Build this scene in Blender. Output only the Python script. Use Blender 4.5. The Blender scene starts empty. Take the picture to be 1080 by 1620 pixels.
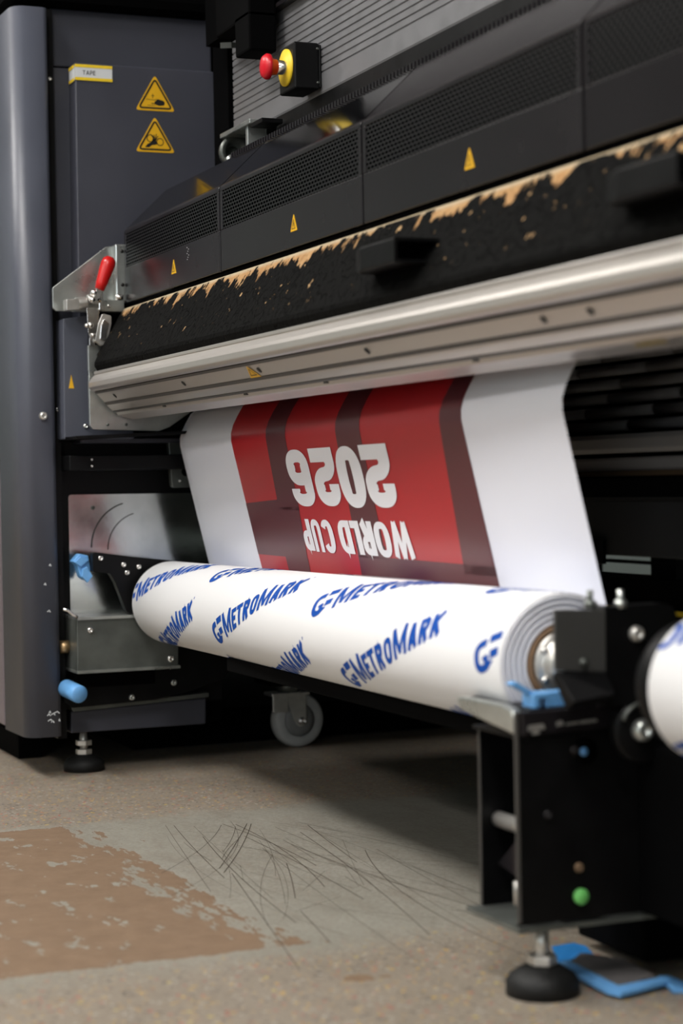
import bpy, bmesh, math, random
from mathutils import Vector, Matrix
from mathutils.geometry import delaunay_2d_cdt

# ------------------------------------------------------------------ camera, light, exposure
SC = bpy.context.scene
COL = SC.collection
SC.view_settings.view_transform = 'Standard'
SC.view_settings.look = 'None'
SC.view_settings.gamma = 1.0
SC.view_settings.use_curve_mapping = False
SC.view_settings.exposure = 0.0

cam_data = bpy.data.cameras.new('camera')
cam = bpy.data.objects.new('camera', cam_data)
COL.objects.link(cam)
cam_data.sensor_fit = 'VERTICAL'
cam_data.sensor_width = 24.0
cam_data.sensor_height = 36.0
cam_data.lens = 3050.0 / 1620.0 * 36.0
cam_data.clip_start = 0.05
cam_data.dof.use_dof = True
cam_data.dof.focus_distance = 3.05
cam_data.dof.aperture_fstop = 4.0
right = Vector((0.38180633, 0.92405503, -0.01860724))
down = Vector((0.0072725, -0.02313548, -0.99970589))
fwd = Vector((-0.92421374, 0.38155872, -0.01555346))
cam.matrix_world = Matrix(((right.x, -down.x, -fwd.x, 0), (right.y, -down.y, -fwd.y, 0),
                           (right.z, -down.z, -fwd.z, 0.54), (0, 0, 0, 1)))
SC.camera = cam

world = bpy.data.worlds.new('world')
SC.world = world
world.use_nodes = True
world.node_tree.nodes['Background'].inputs[0].default_value = (0.9, 0.95, 1.0, 1)
world.node_tree.nodes['Background'].inputs[1].default_value = 0.05


def area(name, loc, size, energy, color, target=None, size_y=None):
    d = bpy.data.lights.new(name, 'AREA')
    d.energy = energy
    d.color = color
    d.shape = 'RECTANGLE'
    d.size = size
    d.size_y = size_y or size
    o = bpy.data.objects.new(name, d)
    COL.objects.link(o)
    o.location = loc
    dirv = (Vector(target) - Vector(loc)) if target else Vector((0, 0, -1))
    o.rotation_euler = dirv.to_track_quat('-Z', 'Y').to_euler()
    return o


# ceiling strip lamps of the workshop (their housings are built below)
LAMPS = [(-2.7, -0.9, 3.1), (-0.2, -0.3, 3.1), (-5.6, -0.9, 3.1), (-2.7, -3.4, 3.1), (-0.2, -3.4, 3.1), (-3.5, 5.2, 3.1)]
for i, (lx, ly, lz) in enumerate(LAMPS):
    area('ceiling_lamp_light', (lx, ly, lz - 0.04), 1.9, [72, 50, 30, 30, 26, 26][i], (1.0, 0.97, 0.93), size_y=0.6)

# cool fill light added at the right wall to brighten slats and banner
area('right_fill_light', (2.93, -2.2, 1.45), 2.6, 62, (0.86, 0.93, 1.0), target=(-2.5, 0.6, .9), size_y=1.7)

# ------------------------------------------------------------------ materials


def nodes_of(m):
    nt = m.node_tree
    return nt, nt.nodes, nt.links, nt.nodes['Principled BSDF']


def mat(name, col, rough=0.5, metal=0.0, var=0.0, scale=20.0, bump=0.0, bscale=200.0, coat=0.0, stretch=(1, 1, 1), spec=0.5):
    m = bpy.data.materials.new(name)
    m.use_nodes = True
    nt, N, L, b = nodes_of(m)
    b.inputs['Base Color'].default_value = (*col, 1)
    b.inputs['Roughness'].default_value = rough
    b.inputs['Metallic'].default_value = metal
    b.inputs['Coat Weight'].default_value = coat
    b.inputs['Specular IOR Level'].default_value = spec
    tc = N.new('ShaderNodeTexCoord')
    mp = N.new('ShaderNodeMapping')
    mp.inputs['Scale'].default_value = stretch
    L.new(tc.outputs['Object'], mp.inputs[0])
    if var > 0:
        n = N.new('ShaderNodeTexNoise')
        n.inputs['Scale'].default_value = scale
        n.inputs['Detail'].default_value = 6
        L.new(mp.outputs[0], n.inputs['Vector'])
        r = N.new('ShaderNodeValToRGB')
        r.color_ramp.elements[0].position = 0.3
        r.color_ramp.elements[1].position = 0.7
        r.color_ramp.elements[0].color = (*[c * (1 - var) for c in col], 1)
        r.color_ramp.elements[1].color = (*[min(1, c * (1 + var)) for c in col], 1)
        L.new(n.outputs[0], r.inputs[0])
        L.new(r.outputs[0], b.inputs['Base Color'])
        mr = N.new('ShaderNodeMapRange')
        mr.inputs['To Min'].default_value = max(0.02, rough - 0.12)
        mr.inputs['To Max'].default_value = min(1, rough + 0.12)
        L.new(n.outputs[0], mr.inputs[0])
        L.new(mr.outputs[0], b.inputs['Roughness'])
    if bump > 0:
        n2 = N.new('ShaderNodeTexNoise')
        n2.inputs['Scale'].default_value = bscale
        n2.inputs['Detail'].default_value = 4
        L.new(mp.outputs[0], n2.inputs['Vector'])
        bp = N.new('ShaderNodeBump')
        bp.inputs['Strength'].default_value = bump
        bp.inputs['Distance'].default_value = 0.002
        L.new(n2.outputs[0], bp.inputs['Height'])
        L.new(bp.outputs[0], b.inputs['Normal'])
    return m


M = {
    'slate': mat('slate_paint', (0.070, 0.076, 0.100), 0.40, 0.0, 0.08, 6, 0.15, 900),
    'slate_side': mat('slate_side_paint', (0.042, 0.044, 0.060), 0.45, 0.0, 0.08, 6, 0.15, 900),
    'taupe': mat('taupe_door_paint', (0.13, 0.105, 0.115), 0.33, 0.0, 0.05, 4, 0.1, 700),
    'black': mat('black_powder_coat', (0.0024, 0.0024, 0.0028), 0.45, 0, 0.2, 30, 0.1, 600, spec=0.18),
    'dark': mat('dark_housing', (0.0009, 0.0009, 0.0011), 0.85, spec=0.05),
    'gloss_black': mat('glossy_black_acrylic', (0.002, 0.002, 0.0025), 0.09, 0, 0.0, 3, spec=.3),
    'cover': mat('charcoal_cover_paint', (0.0120, 0.0105, 0.0120), 0.25, 0, 0.1, 5, spec=.3),
    'rubber': mat('black_rubber', (0.006, 0.006, 0.006), 0.6, 0, 0.3, 60, 0.3, 300, spec=.3),
    'alu': mat('anodised_aluminium', (0.60, 0.565, 0.53), 0.34, 0.7, 0.05, 3, 0.05, 400, stretch=(0.15, 3, 3)),
    'alu_matt': mat('matt_aluminium', (0.50, 0.46, 0.43), 0.5, 0.15, 0.08, 3),
    'alu_dark': mat('aluminium_groove', (0.10, 0.095, 0.09), 0.5, 0.6),
    'galv': mat('galvanised_steel', (0.52, 0.54, 0.52), 0.30, 0.85, 0.18, 22, 0.05, 200),
    'galv_dull': mat('dull_zinc_plate', (0.13, 0.14, 0.13), 0.38, 0.6, 0.25, 18, 0.05, 200),
    'chrome': mat('bright_zinc', (0.78, 0.76, 0.74), 0.22, 1.0, 0.1, 60),
    'white_zinc': mat('satin_zinc', (0.62, 0.60, 0.57), 0.35, 0.8, 0.1, 60),
    'red_plastic': mat('red_vinyl_grip', (0.55, 0.008, 0.008), 0.3, 0, 0.05, 30),
    'red_button': mat('red_button_plastic', (0.55, 0.004, 0.015), 0.35),
    'yellow': mat('yellow_sticker', (0.72, 0.40, 0.008), 0.45, 0, 0.05, 60),
    'yellow_bright': mat('yellow_disc', (0.80, 0.56, 0.02), 0.5, 0, 0.08, 60),
    'ink': mat('black_ink', (0.006, 0.005, 0.004), 0.5),
    'paper': mat('white_vinyl_paper', (0.77, 0.77, 0.785), 0.5),
    'banner': mat('white_banner_film', (0.79, 0.80, 0.88), 0.28),
    'layer': mat('wound_film_edge', (0.78, 0.78, 0.84), 0.6),
    'blue_ink': mat('blue_logo_ink', (0.0, 0.060, 0.34), 0.6, 0, 0.05, 5, spec=.2),
    'red_ink': mat('red_banner_ink', (0.43, 0.014, 0.020), 0.30),
    'maroon_ink': mat('maroon_banner_ink', (0.100, 0.020, 0.026), 0.30),
    'white_ink': mat('white_letter_ink', (0.82, 0.82, 0.86), 0.35),
    'blue_plastic': mat('light_blue_plastic', (0.14, 0.37, 0.72), 0.4, 0, 0.08, 60),
    'blue_film': mat('blue_film', (0.03, 0.22, 0.58), 0.35, 0, 0.1, 40),
    'grey_tape': mat('grey_tape', (0.13, 0.12, 0.12), 0.5, 0, 0.15, 60),
    'cardboard': mat('cardboard_core', (0.22, 0.13, 0.07), 0.75, 0, 0.15, 60),
    'wheel': mat('grey_rubber_tyre', (0.42, 0.42, 0.41), 0.6, 0, 0.08, 40),
    'wheel_rim': mat('grey_wheel_hub', (0.26, 0.26, 0.255), 0.5, 0, 0.08, 40),
    'shutter': mat('grey_shutter_aluminium', (0.19, 0.19, 0.20), 0.42, 0.35, 0.08, 30, 0.1, 500),
    'green': mat('green_plug', (0.16, 0.55, 0.14), 0.4),
    'brown': mat('brown_strip', (0.16, 0.10, 0.055), 0.6),
    'pad': mat('dark_grey_pad', (0.26, 0.25, 0.25), 0.4, 0, 0.1, 30),
    'white_label': mat('white_label', (0.62, 0.64, 0.66), 0.5),
    'pink_label': mat('pink_label', (0.35, 0.22, 0.28), 0.5, 0, 0.5, 80),
    'wall': mat('pale_wall_paint', (0.36, 0.42, 0.41), 0.8, 0, 0.03, 2),
    'ceil': mat('ceiling_paint', (0.55, 0.55, 0.54), 0.9, 0, 0.03, 2),
    'brass': mat('brass_nut', (0.50, 0.34, 0.18), 0.35, 0.8),
}


def emission_mat():
    m = bpy.data.materials.new('lamp_diffuser')
    m.use_nodes = True
    nt, N, L, b = nodes_of(m)
    b.inputs['Base Color'].default_value = (0.8, 0.8, 0.8, 1)
    b.inputs['Emission Color'].default_value = (1, 0.97, 0.93, 1)
    b.inputs['Emission Strength'].default_value = 9.0
    return m


M['lamp'] = emission_mat()


def MATH(N, L, op, a, b=None, clamp=False):
    n = N.new('ShaderNodeMath')
    n.operation = op
    n.use_clamp = clamp
    for i, v in enumerate((a, b)):
        if v is None:
            continue
        if isinstance(v, (int, float)):
            n.inputs[i].default_value = v
        else:
            L.new(v, n.inputs[i])
    return n.outputs[0]


def MIX(N, L, f, a, b):
    n = N.new('ShaderNodeMix')
    n.data_type = 'RGBA'
    for idx, v in ((0, f), (6, a), (7, b)):
        if isinstance(v, tuple):
            n.inputs[idx].default_value = (*v, 1)
        elif isinstance(v, (int, float)):
            n.inputs[idx].default_value = v
        else:
            L.new(v, n.inputs[idx])
    return n.outputs[2]


def STEP(N, L, v, lo, hi):
    n = N.new('ShaderNodeMapRange')
    n.interpolation_type = 'SMOOTHSTEP'
    n.inputs['From Min'].default_value = lo
    n.inputs['From Max'].default_value = hi
    L.new(v, n.inputs[0])
    return n.outputs[0]


def NOISE(N, L, vec, scale, detail=5, rough=0.6, stretch=None, rot=None):
    if stretch or rot:
        mp = N.new('ShaderNodeMapping')
        mp.inputs['Scale'].default_value = stretch or (1, 1, 1)
        mp.inputs['Rotation'].default_value = rot or (0, 0, 0)
        L.new(vec, mp.inputs[0])
        vec = mp.outputs[0]
    n = N.new('ShaderNodeTexNoise')
    n.inputs['Scale'].default_value = scale
    n.inputs['Detail'].default_value = detail
    n.inputs['Roughness'].default_value = rough
    L.new(vec, n.inputs['Vector'])
    return n.outputs[0]


def floor_mat():
    m = bpy.data.materials.new('worn_epoxy_floor')
    m.use_nodes = True
    nt, N, L, b = nodes_of(m)
    tc = N.new('ShaderNodeTexCoord').outputs['Object']
    sep = N.new('ShaderNodeSeparateXYZ')
    L.new(tc, sep.inputs[0])
    X, Y = sep.outputs[0], sep.outputs[1]
    nb = NOISE(N, L, tc, 7, 6)
    nf = NOISE(N, L, tc, 34, 8, 0.7)
    ns = NOISE(N, L, tc, 16, 8, 0.65, stretch=(0.45, 1.5, 1), rot=(0, 0, 0.12))
    # base epoxy colours: warm speckled grey, and a cleaner green-grey strip
    warm = MIX(N, L, nb, (0.215, 0.183, 0.145), (0.36, 0.318, 0.262))
    warm = MIX(N, L, MATH(N, L, 'MULTIPLY', nf, 0.75), warm, (0.225, 0.185, 0.140))
    clean = MIX(N, L, nb, (0.215, 0.205, 0.170), (0.345, 0.335, 0.290))
    wob = MATH(N, L, 'MULTIPLY', MATH(N, L, 'SUBTRACT', nb, 0.5), 0.16)
    xx = MATH(N, L, 'ADD', X, wob)
    inx = MATH(N, L, 'MULTIPLY', STEP(N, L, xx, -3.06, -2.98), MATH(N, L, 'SUBTRACT', 1.0, STEP(N, L, xx, -2.13, -1.99)))
    base = MIX(N, L, inx, warm, clean)
    # dirt zone further right on the strip
    dn = MATH(N, L, 'MULTIPLY', STEP(N, L, ns, 0.46, 0.68), 0.4)
    base = MIX(N, L, dn, base, (0.20, 0.175, 0.14))
    # coloured paint flakes outside the strip
    for sc, thr, cols, lim in ((110, 0.29, ((0.42, 0.05, 0.03), (0.62, 0.37, 0.05), (0.03, 0.03, 0.03)), 0.32),
                               (75, 0.25, ((0.55, 0.42, 0.10), (0.45, 0.10, 0.06), (0.09, 0.10, 0.10)), 0.18),
                               (150, 0.36, ((0.06, 0.05, 0.05), (0.50, 0.30, 0.10), (0.50, 0.48, 0.44)), 0.35)):
        v = N.new('ShaderNodeTexVoronoi')
        v.inputs['Scale'].default_value = sc
        wv = N.new('ShaderNodeVectorMath')
        wv.operation = 'ADD'
        nn = N.new('ShaderNodeTexNoise')
        nn.inputs['Scale'].default_value = 150
        L.new(tc, nn.inputs['Vector'])
        sc2 = N.new('ShaderNodeVectorMath')
        sc2.operation = 'SCALE'
        sc2.inputs['Scale'].default_value = 0.008
        L.new(nn.outputs[1], sc2.inputs[0])
        L.new(tc, wv.inputs[0])
        L.new(sc2.outputs[0], wv.inputs[1])
        L.new(wv.outputs[0], v.inputs['Vector'])
        cs = N.new('ShaderNodeSeparateColor')
        L.new(v.outputs['Color'], cs.inputs[0])
        near = MATH(N, L, 'LESS_THAN', v.outputs['Distance'], thr)
        sel = MATH(N, L, 'LESS_THAN', cs.outputs[0], lim)
        msk = MATH(N, L, 'MULTIPLY', near, sel)
        msk = MATH(N, L, 'MULTIPLY', msk, MATH(N, L, 'SUBTRACT', 1.0, MATH(N, L, 'MULTIPLY', inx, 0.93)))
        r = N.new('ShaderNodeValToRGB')
        r.color_ramp.interpolation = 'CONSTANT'
        e = r.color_ramp.elements
        e[0].position = 0
        e[0].color = (*cols[0], 1)
        e[1].position = 0.33
        e[1].color = (*cols[1], 1)
        e2 = e.new(0.66)
        e2.color = (*cols[2], 1)
        L.new(cs.outputs[1], r.inputs[0])
        base = MIX(N, L, MATH(N, L, 'MULTIPLY', msk, 0.8), base, r.outputs[0])
    grain = STEP(N, L, NOISE(N, L, tc, 140, 4, 0.8), 0.42, 0.60)
    base = MIX(N, L, MATH(N, L, 'MULTIPLY', MATH(N, L, 'SUBTRACT', 1.0, grain), 0.32), base, (0.13, 0.10, 0.075))
    # brown worn patch with ragged edge and islands of paint left
    rag = MATH(N, L, 'MULTIPLY', MATH(N, L, 'SUBTRACT', nf, 0.5), 0.05)
    rag2 = MATH(N, L, 'MULTIPLY', MATH(N, L, 'SUBTRACT', ns, 0.5), 0.42)
    x2 = MATH(N, L, 'ADD', X, rag)
    y2 = MATH(N, L, 'ADD', MATH(N, L, 'ADD', Y, rag), rag2)
    pm = MATH(N, L, 'MULTIPLY', MATH(N, L, 'GREATER_THAN', x2, -3.0), MATH(N, L, 'LESS_THAN', x2, -2.10))
    pm = MATH(N, L, 'MULTIPLY', pm, MATH(N, L, 'LESS_THAN', y2, 0.77))
    isl = NOISE(N, L, tc, 19, 6, 0.62, stretch=(0.7, 1.3, 1), rot=(0, 0, -0.5))
    pm = MATH(N, L, 'MULTIPLY', pm, MATH(N, L, 'LESS_THAN', isl, 0.605))
    spot = NOISE(N, L, tc, 9, 4, 0.5)
    pm2 = MATH(N, L, 'MULTIPLY', MATH(N, L, 'GREATER_THAN', spot, 0.70), MATH(N, L, 'GREATER_THAN', X, -2.12))
    pm = MATH(N, L, 'MAXIMUM', pm, pm2)
    nbr = NOISE(N, L, tc, 26, 8, 0.7)
    brown = MIX(N, L, nbr, (0.128, 0.080, 0.047), (0.250, 0.167, 0.106))
    base = MIX(N, L, pm, base, brown)
    L.new(base, b.inputs['Base Color'])
    ro = N.new('ShaderNodeMapRange')
    ro.inputs['To Min'].default_value = 0.28
    ro.inputs['To Max'].default_value = 0.55
    L.new(nf, ro.inputs[0])
    L.new(MATH(N, L, 'ADD', ro.outputs[0], MATH(N, L, 'MULTIPLY', pm, 0.12)), b.inputs['Roughness'])
    bp = N.new('ShaderNodeBump')
    bp.inputs['Strength'].default_value = 0.25
    bp.inputs['Distance'].default_value = 0.002
    L.new(MATH(N, L, 'SUBTRACT', nf, MATH(N, L, 'MULTIPLY', pm, 0.6)), bp.inputs['Height'])
    L.new(bp.outputs[0], b.inputs['Normal'])
    return m


def foam_mat():
    """black crackled skin that has peeled away along the upper edge, tan foam below"""
    m = bpy.data.materials.new('peeling_padded_skin')
    m.use_nodes = True
    nt, N, L, b = nodes_of(m)
    tc = N.new('ShaderNodeTexCoord').outputs['Object']
    sep = N.new('ShaderNodeSeparateXYZ')
    L.new(tc, sep.inputs[0])
    Z = sep.outputs[2]
    X = sep.outputs[0]
    n1 = NOISE(N, L, tc, 26, 8, 0.68, stretch=(1.0, 0.5, 0.45))
    n2 = NOISE(N, L, tc, 60, 6, 0.6, stretch=(1.0, 1.0, 1.0))
    n3 = NOISE(N, L, tc, 5, 3, 0.5, stretch=(1, 0.1, 0.1))
    # height of the torn edge, local z runs 0 .. 0.12
    h = MATH(N, L, 'ADD', Z, MATH(N, L, 'MULTIPLY', MATH(N, L, 'SUBTRACT', n1, 0.5), 0.130))
    h = MATH(N, L, 'ADD', h, MATH(N, L, 'MULTIPLY', MATH(N, L, 'SUBTRACT', n3, 0.5), 0.055))
    torn = STEP(N, L, h, 0.1125, 0.1140)
    torn = MATH(N, L, 'MAXIMUM', torn, STEP(N, L, Z, 0.1185, 0.1190))
    spots = MATH(N, L, 'MULTIPLY', STEP(N, L, n2, 0.655, 0.665), STEP(N, L, Z, 0.03, 0.05))
    spots = MATH(N, L, 'MULTIPLY', spots, STEP(N, L, NOISE(N, L, tc, 7, 2), 0.42, 0.50))
    torn = MATH(N, L, 'MAXIMUM', torn, spots)
    tan = MIX(N, L, n2, (0.30, 0.11, 0.02), (0.50, 0.36, 0.20))
    pale = MIX(N, L, STEP(N, L, Z, 0.112, 0.119), tan, (0.42, 0.34, 0.23))
    v = N.new('ShaderNodeTexVoronoi')
    v.feature = 'DISTANCE_TO_EDGE'
    v.inputs['Scale'].default_value = 90
    mp = N.new('ShaderNodeMapping')
    mp.inputs['Scale'].default_value = (1, 0.5, 0.5)
    wv = N.new('ShaderNodeVectorMath')
    wv.operation = 'ADD'
    nn = N.new('ShaderNodeTexNoise')
    nn.inputs['Scale'].default_value = 60
    L.new(tc, nn.inputs['Vector'])
    s2 = N.new('ShaderNodeVectorMath')
    s2.operation = 'SCALE'
    s2.inputs['Scale'].default_value = 0.02
    L.new(nn.outputs[1], s2.inputs[0])
    L.new(tc, wv.inputs[0])
    L.new(s2.outputs[0], wv.inputs[1])
    L.new(wv.outputs[0], mp.inputs[0])
    L.new(mp.outputs[0], v.inputs['Vector'])
    crack = STEP(N, L, v.outputs['Distance'], 0.0, 0.07)
    blk = MIX(N, L, crack, (0.0005, 0.0005, 0.0005), (0.0045, 0.0045, 0.0043))
    L.new(MIX(N, L, torn, blk, pale), b.inputs['Base Color'])
    b.inputs['Roughness'].default_value = 0.75
    b.inputs['Specular IOR Level'].default_value = 0.04
    hh = MATH(N, L, 'SUBTRACT', MATH(N, L, 'ADD', MATH(N, L, 'MULTIPLY', crack, 0.5), MATH(N, L, 'MULTIPLY', n2, 0.8)), MATH(N, L, 'MULTIPLY', torn, 0.8))
    bp = N.new('ShaderNodeBump')
    bp.inputs['Strength'].default_value = 1.0
    bp.inputs['Distance'].default_value = 0.0025
    L.new(hh, bp.inputs['Height'])
    L.new(bp.outputs[0], b.inputs['Normal'])
    return m


def grille_mat():
    """staggered rows of small slots pierced in charcoal sheet"""
    m = bpy.data.materials.new('pierced_vent_sheet')
    m.use_nodes = True
    nt, N, L, b = nodes_of(m)
    tc = N.new('ShaderNodeTexCoord').outputs['Object']
    sep = N.new('ShaderNodeSeparateXYZ')
    L.new(tc, sep.inputs[0])
    zr = MATH(N, L, 'MULTIPLY', sep.outputs[2], 1 / 0.0056)
    row = MATH(N, L, 'FLOOR', zr)
    fz = MATH(N, L, 'SUBTRACT', MATH(N, L, 'FRACT', zr), 0.5)
    xo = MATH(N, L, 'ADD', MATH(N, L, 'MULTIPLY', sep.outputs[0], 1 / 0.0115), MATH(N, L, 'MULTIPLY', MATH(N, L, 'MODULO', row, 2.0), 0.5))
    fx = MATH(N, L, 'SUBTRACT', MATH(N, L, 'FRACT', xo), 0.5)
    d = MATH(N, L, 'MAXIMUM', MATH(N, L, 'MULTIPLY', MATH(N, L, 'ABSOLUTE', fx), 1.25), MATH(N, L, 'MULTIPLY', MATH(N, L, 'ABSOLUTE', fz), 1.45))
    hole = MATH(N, L, 'LESS_THAN', d, 0.475)
    L.new(MIX(N, L, hole, (0.012, 0.011, 0.012), (0.0004, 0.0008, 0.0008)), b.inputs['Base Color'])
    b.inputs['Roughness'].default_value = 0.35
    L.new(MATH(N, L, 'SUBTRACT', 0.3, MATH(N, L, 'MULTIPLY', hole, 0.3)), b.inputs['Specular IOR Level'])
    bp = N.new('ShaderNodeBump')
    bp.inputs['Strength'].default_value = 0.7
    bp.inputs['Distance'].default_value = 0.001
    bp.invert = True
    L.new(hole, bp.inputs['Height'])
    L.new(bp.outputs[0], b.inputs['Normal'])
    return m


M['floor'] = floor_mat()
M['foam'] = foam_mat()
M['grille'] = grille_mat()

# ------------------------------------------------------------------ builders


def tag(o, label=None, cat=None, group=None, kind=None):
    if label:
        o['label'] = label
    if cat:
        o['category'] = cat
    if group:
        o['group'] = group
    if kind:
        o['kind'] = kind
    return o


def thing(name, label, cat, loc, group=None):
    o = bpy.data.objects.new(name, None)
    o.empty_display_size = 0.05
    COL.objects.link(o)
    o.location = loc
    return tag(o, label, cat, group)


def world_loc(o):
    v = Vector((0, 0, 0))
    while o is not None:
        v = v + o.location
        o = o.parent
    return v


class MB:
    """collects shapes in world coordinates, links them as one mesh object"""

    def __init__(s):
        s.v, s.f, s.sm = [], [], []

    def add(s, vs, fs, smooth=False):
        n = len(s.v)
        s.v += [tuple(v) for v in vs]
        s.f += [tuple(i + n for i in f) for f in fs]
        s.sm += [smooth] * len(fs)
        return s

    def box(s, x0, x1, y0, y1, z0, z1):
        vs = [(x, y, z) for x in (x0, x1) for y in (y0, y1) for z in (z0, z1)]
        return s.add(vs, [(0, 1, 3, 2), (4, 6, 7, 5), (0, 4, 5, 1), (2, 3, 7, 6), (0, 2, 6, 4), (1, 5, 7, 3)])

    def obox(s, c, ax, ay, az):
        """box from centre and half axis vectors"""
        c, ax, ay, az = map(Vector, (c, ax, ay, az))
        vs = [c + ax * i + ay * j + az * k for i in (-1, 1) for j in (-1, 1) for k in (-1, 1)]
        return s.add(vs, [(0, 1, 3, 2), (4, 6, 7, 5), (0, 4, 5, 1), (2, 3, 7, 6), (0, 2, 6, 4), (1, 5, 7, 3)])

    def prism(s, pts, lo, hi, axis='x', smooth=False):
        """extrude a closed outline; axis x: pts=(y,z), y: pts=(x,z), z: pts=(x,y)"""
        def mk(a, b, t):
            return {'x': (t, a, b), 'y': (a, t, b), 'z': (a, b, t)}[axis]
        n = len(pts)
        vs = [mk(a, b, lo) for a, b in pts] + [mk(a, b, hi) for a, b in pts]
        s.add(vs, [(i, (i + 1) % n, n + (i + 1) % n, n + i) for i in range(n)], smooth)
        k = len(s.v) - 2 * n
        s.f += [tuple(k + i for i in reversed(range(n))), tuple(k + n + i for i in range(n))]
        s.sm += [False, False]
        return s

    def lathe(s, prof, org, ax, n=32, smooth=True):
        """prof: list of (along, radius)"""
        ax = Vector(ax).normalized()
        org = Vector(org)
        u = ax.orthogonal().normalized()
        w = ax.cross(u)
        vs = []
        for a, r in prof:
            for k in range(n):
                t = 2 * math.pi * k / n
                vs.append(org + ax * a + (u * math.cos(t) + w * math.sin(t)) * r)
        fs = []
        for i in range(len(prof) - 1):
            for k in range(n):
                fs.append((i * n + k, i * n + (k + 1) % n, (i + 1) * n + (k + 1) % n, (i + 1) * n + k))
        s.add(vs, fs, smooth)
        return s

    def cyl(s, p0, p1, r, n=20, r1=None):
        p0, p1 = Vector(p0), Vector(p1)
        l = (p1 - p0).length
        r1 = r if r1 is None else r1
        return s.lathe([(0, 0.0001), (0, r), (l, r1), (l, 0.0001)], p0, p1 - p0, n)

    def tube(s, pts, r, n=8):
        pts = [Vector(p) for p in pts]
        vs, fs = [], []
        for i, p in enumerate(pts):
            d = (pts[min(i + 1, len(pts) - 1)] - pts[max(i - 1, 0)]).normalized()
            u = d.cross(Vector((0.13, 0.21, 0.97))).normalized()
            w = d.cross(u)
            for k in range(n):
                t = 2 * math.pi * k / n
                vs.append(p + (u * math.cos(t) + w * math.sin(t)) * r)
        for i in range(len(pts) - 1):
            for k in range(n):
                fs.append((i * n + k, i * n + (k + 1) % n, (i + 1) * n + (k + 1) % n, (i + 1) * n + k))
        fs.append(tuple(range(n)))
        fs.append(tuple((len(pts) - 1) * n + k for k in range(n)))
        return s.add(vs, fs, True)

    def build(s, name, m, parent=None, bevel=0.0, loc=None, fix=True, seg=2):
        me = bpy.data.meshes.new(name)
        o = bpy.data.objects.new(name, me)
        COL.objects.link(o)
        if parent is not None:
            o.parent = parent
            off = world_loc(parent)
        else:
            if loc is None:
                xs, ys, zs = zip(*s.v)
                loc = ((min(xs) + max(xs)) / 2, (min(ys) + max(ys)) / 2, min(zs))
            off = Vector(loc)
            o.location = off
        me.from_pydata([Vector(v) - off for v in s.v], [], s.f)
        me.polygons.foreach_set('use_smooth', s.sm)
        me.materials.append(M[m] if isinstance(m, str) else m)
        if fix:
            bm = bmesh.new()
            bm.from_mesh(me)
            bmesh.ops.recalc_face_normals(bm, faces=bm.faces)
            bm.to_mesh(me)
            bm.free()
        if bevel > 0:
            b = o.modifiers.new('bevel', 'BEVEL')
            b.width = bevel
            b.segments = seg
            b.limit_method = 'ANGLE'
        me.update()
        return o


def struct(o):
    o['kind'] = 'structure'
    return o


def screw(p, ax, r, parent, name='screw', m='chrome', h=0.004):
    """pan head with a socket"""
    b = MB()
    b.lathe([(0, r), (h * .6, r * .95), (h, r * .7), (h, r * .4), (h * .5, r * .35), (h * .5, 0.0001)], p, ax, 14)
    return b.build(name, m, parent, fix=False)


# --- lettering drawn with thick strokes


def arc(cx, cy, rx, ry, a0, a1, n=14):
    return [(cx + rx * math.cos(math.radians(a0 + (a1 - a0) * i / n)), cy + ry * math.sin(math.radians(a0 + (a1 - a0) * i / n))) for i in range(n + 1)]


def sup(cx, cy, rx, ry, a0, a1, n=20, e=0.75):
    out = []
    for i in range(n + 1):
        a = math.radians(a0 + (a1 - a0) * i / n)
        c, s_ = math.cos(a), math.sin(a)
        out.append((cx + rx * math.copysign(abs(c) ** e, c), cy + ry * math.copysign(abs(s_) ** e, s_)))
    return out


def stroke(pts, t, step=0.006, closed=False):
    """quads along a polyline with mitred joints; t thickness or (tx,ty)"""
    tx, ty = t if isinstance(t, tuple) else (t, t)
    P = [Vector(p) for p in pts]
    q = [P[0]]
    for a, b in zip(P, P[1:]):
        n = max(1, int((b - a).length / step))
        for k in range(1, n + 1):
            q.append(a.lerp(b, k / n))
    P = q
    sides = []
    for i, p in enumerate(P):
        if closed and i in (0, len(P) - 1):
            d0 = (P[-1] - P[-2]).normalized()
            d1 = (P[1] - P[0]).normalized()
        else:
            d0 = (P[i] - P[i - 1]).normalized() if i > 0 else None
            d1 = (P[i + 1] - P[i]).normalized() if i < len(P) - 1 else None
            d0 = d0 or d1
            d1 = d1 or d0
        n0, n1 = Vector((-d0.y, d0.x)), Vector((-d1.y, d1.x))
        nn = (n0 + n1)
        nn = nn.normalized() if nn.length > 1e-6 else n0
        k = 1 / max(0.4, nn.dot(n0))
        off = Vector((nn.x * tx / 2 * k, nn.y * ty / 2 * k))
        sides.append((p + off, p - off))
    return [(a[0], b[0], b[1], a[1]) for a, b in zip(sides, sides[1:])]


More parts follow.
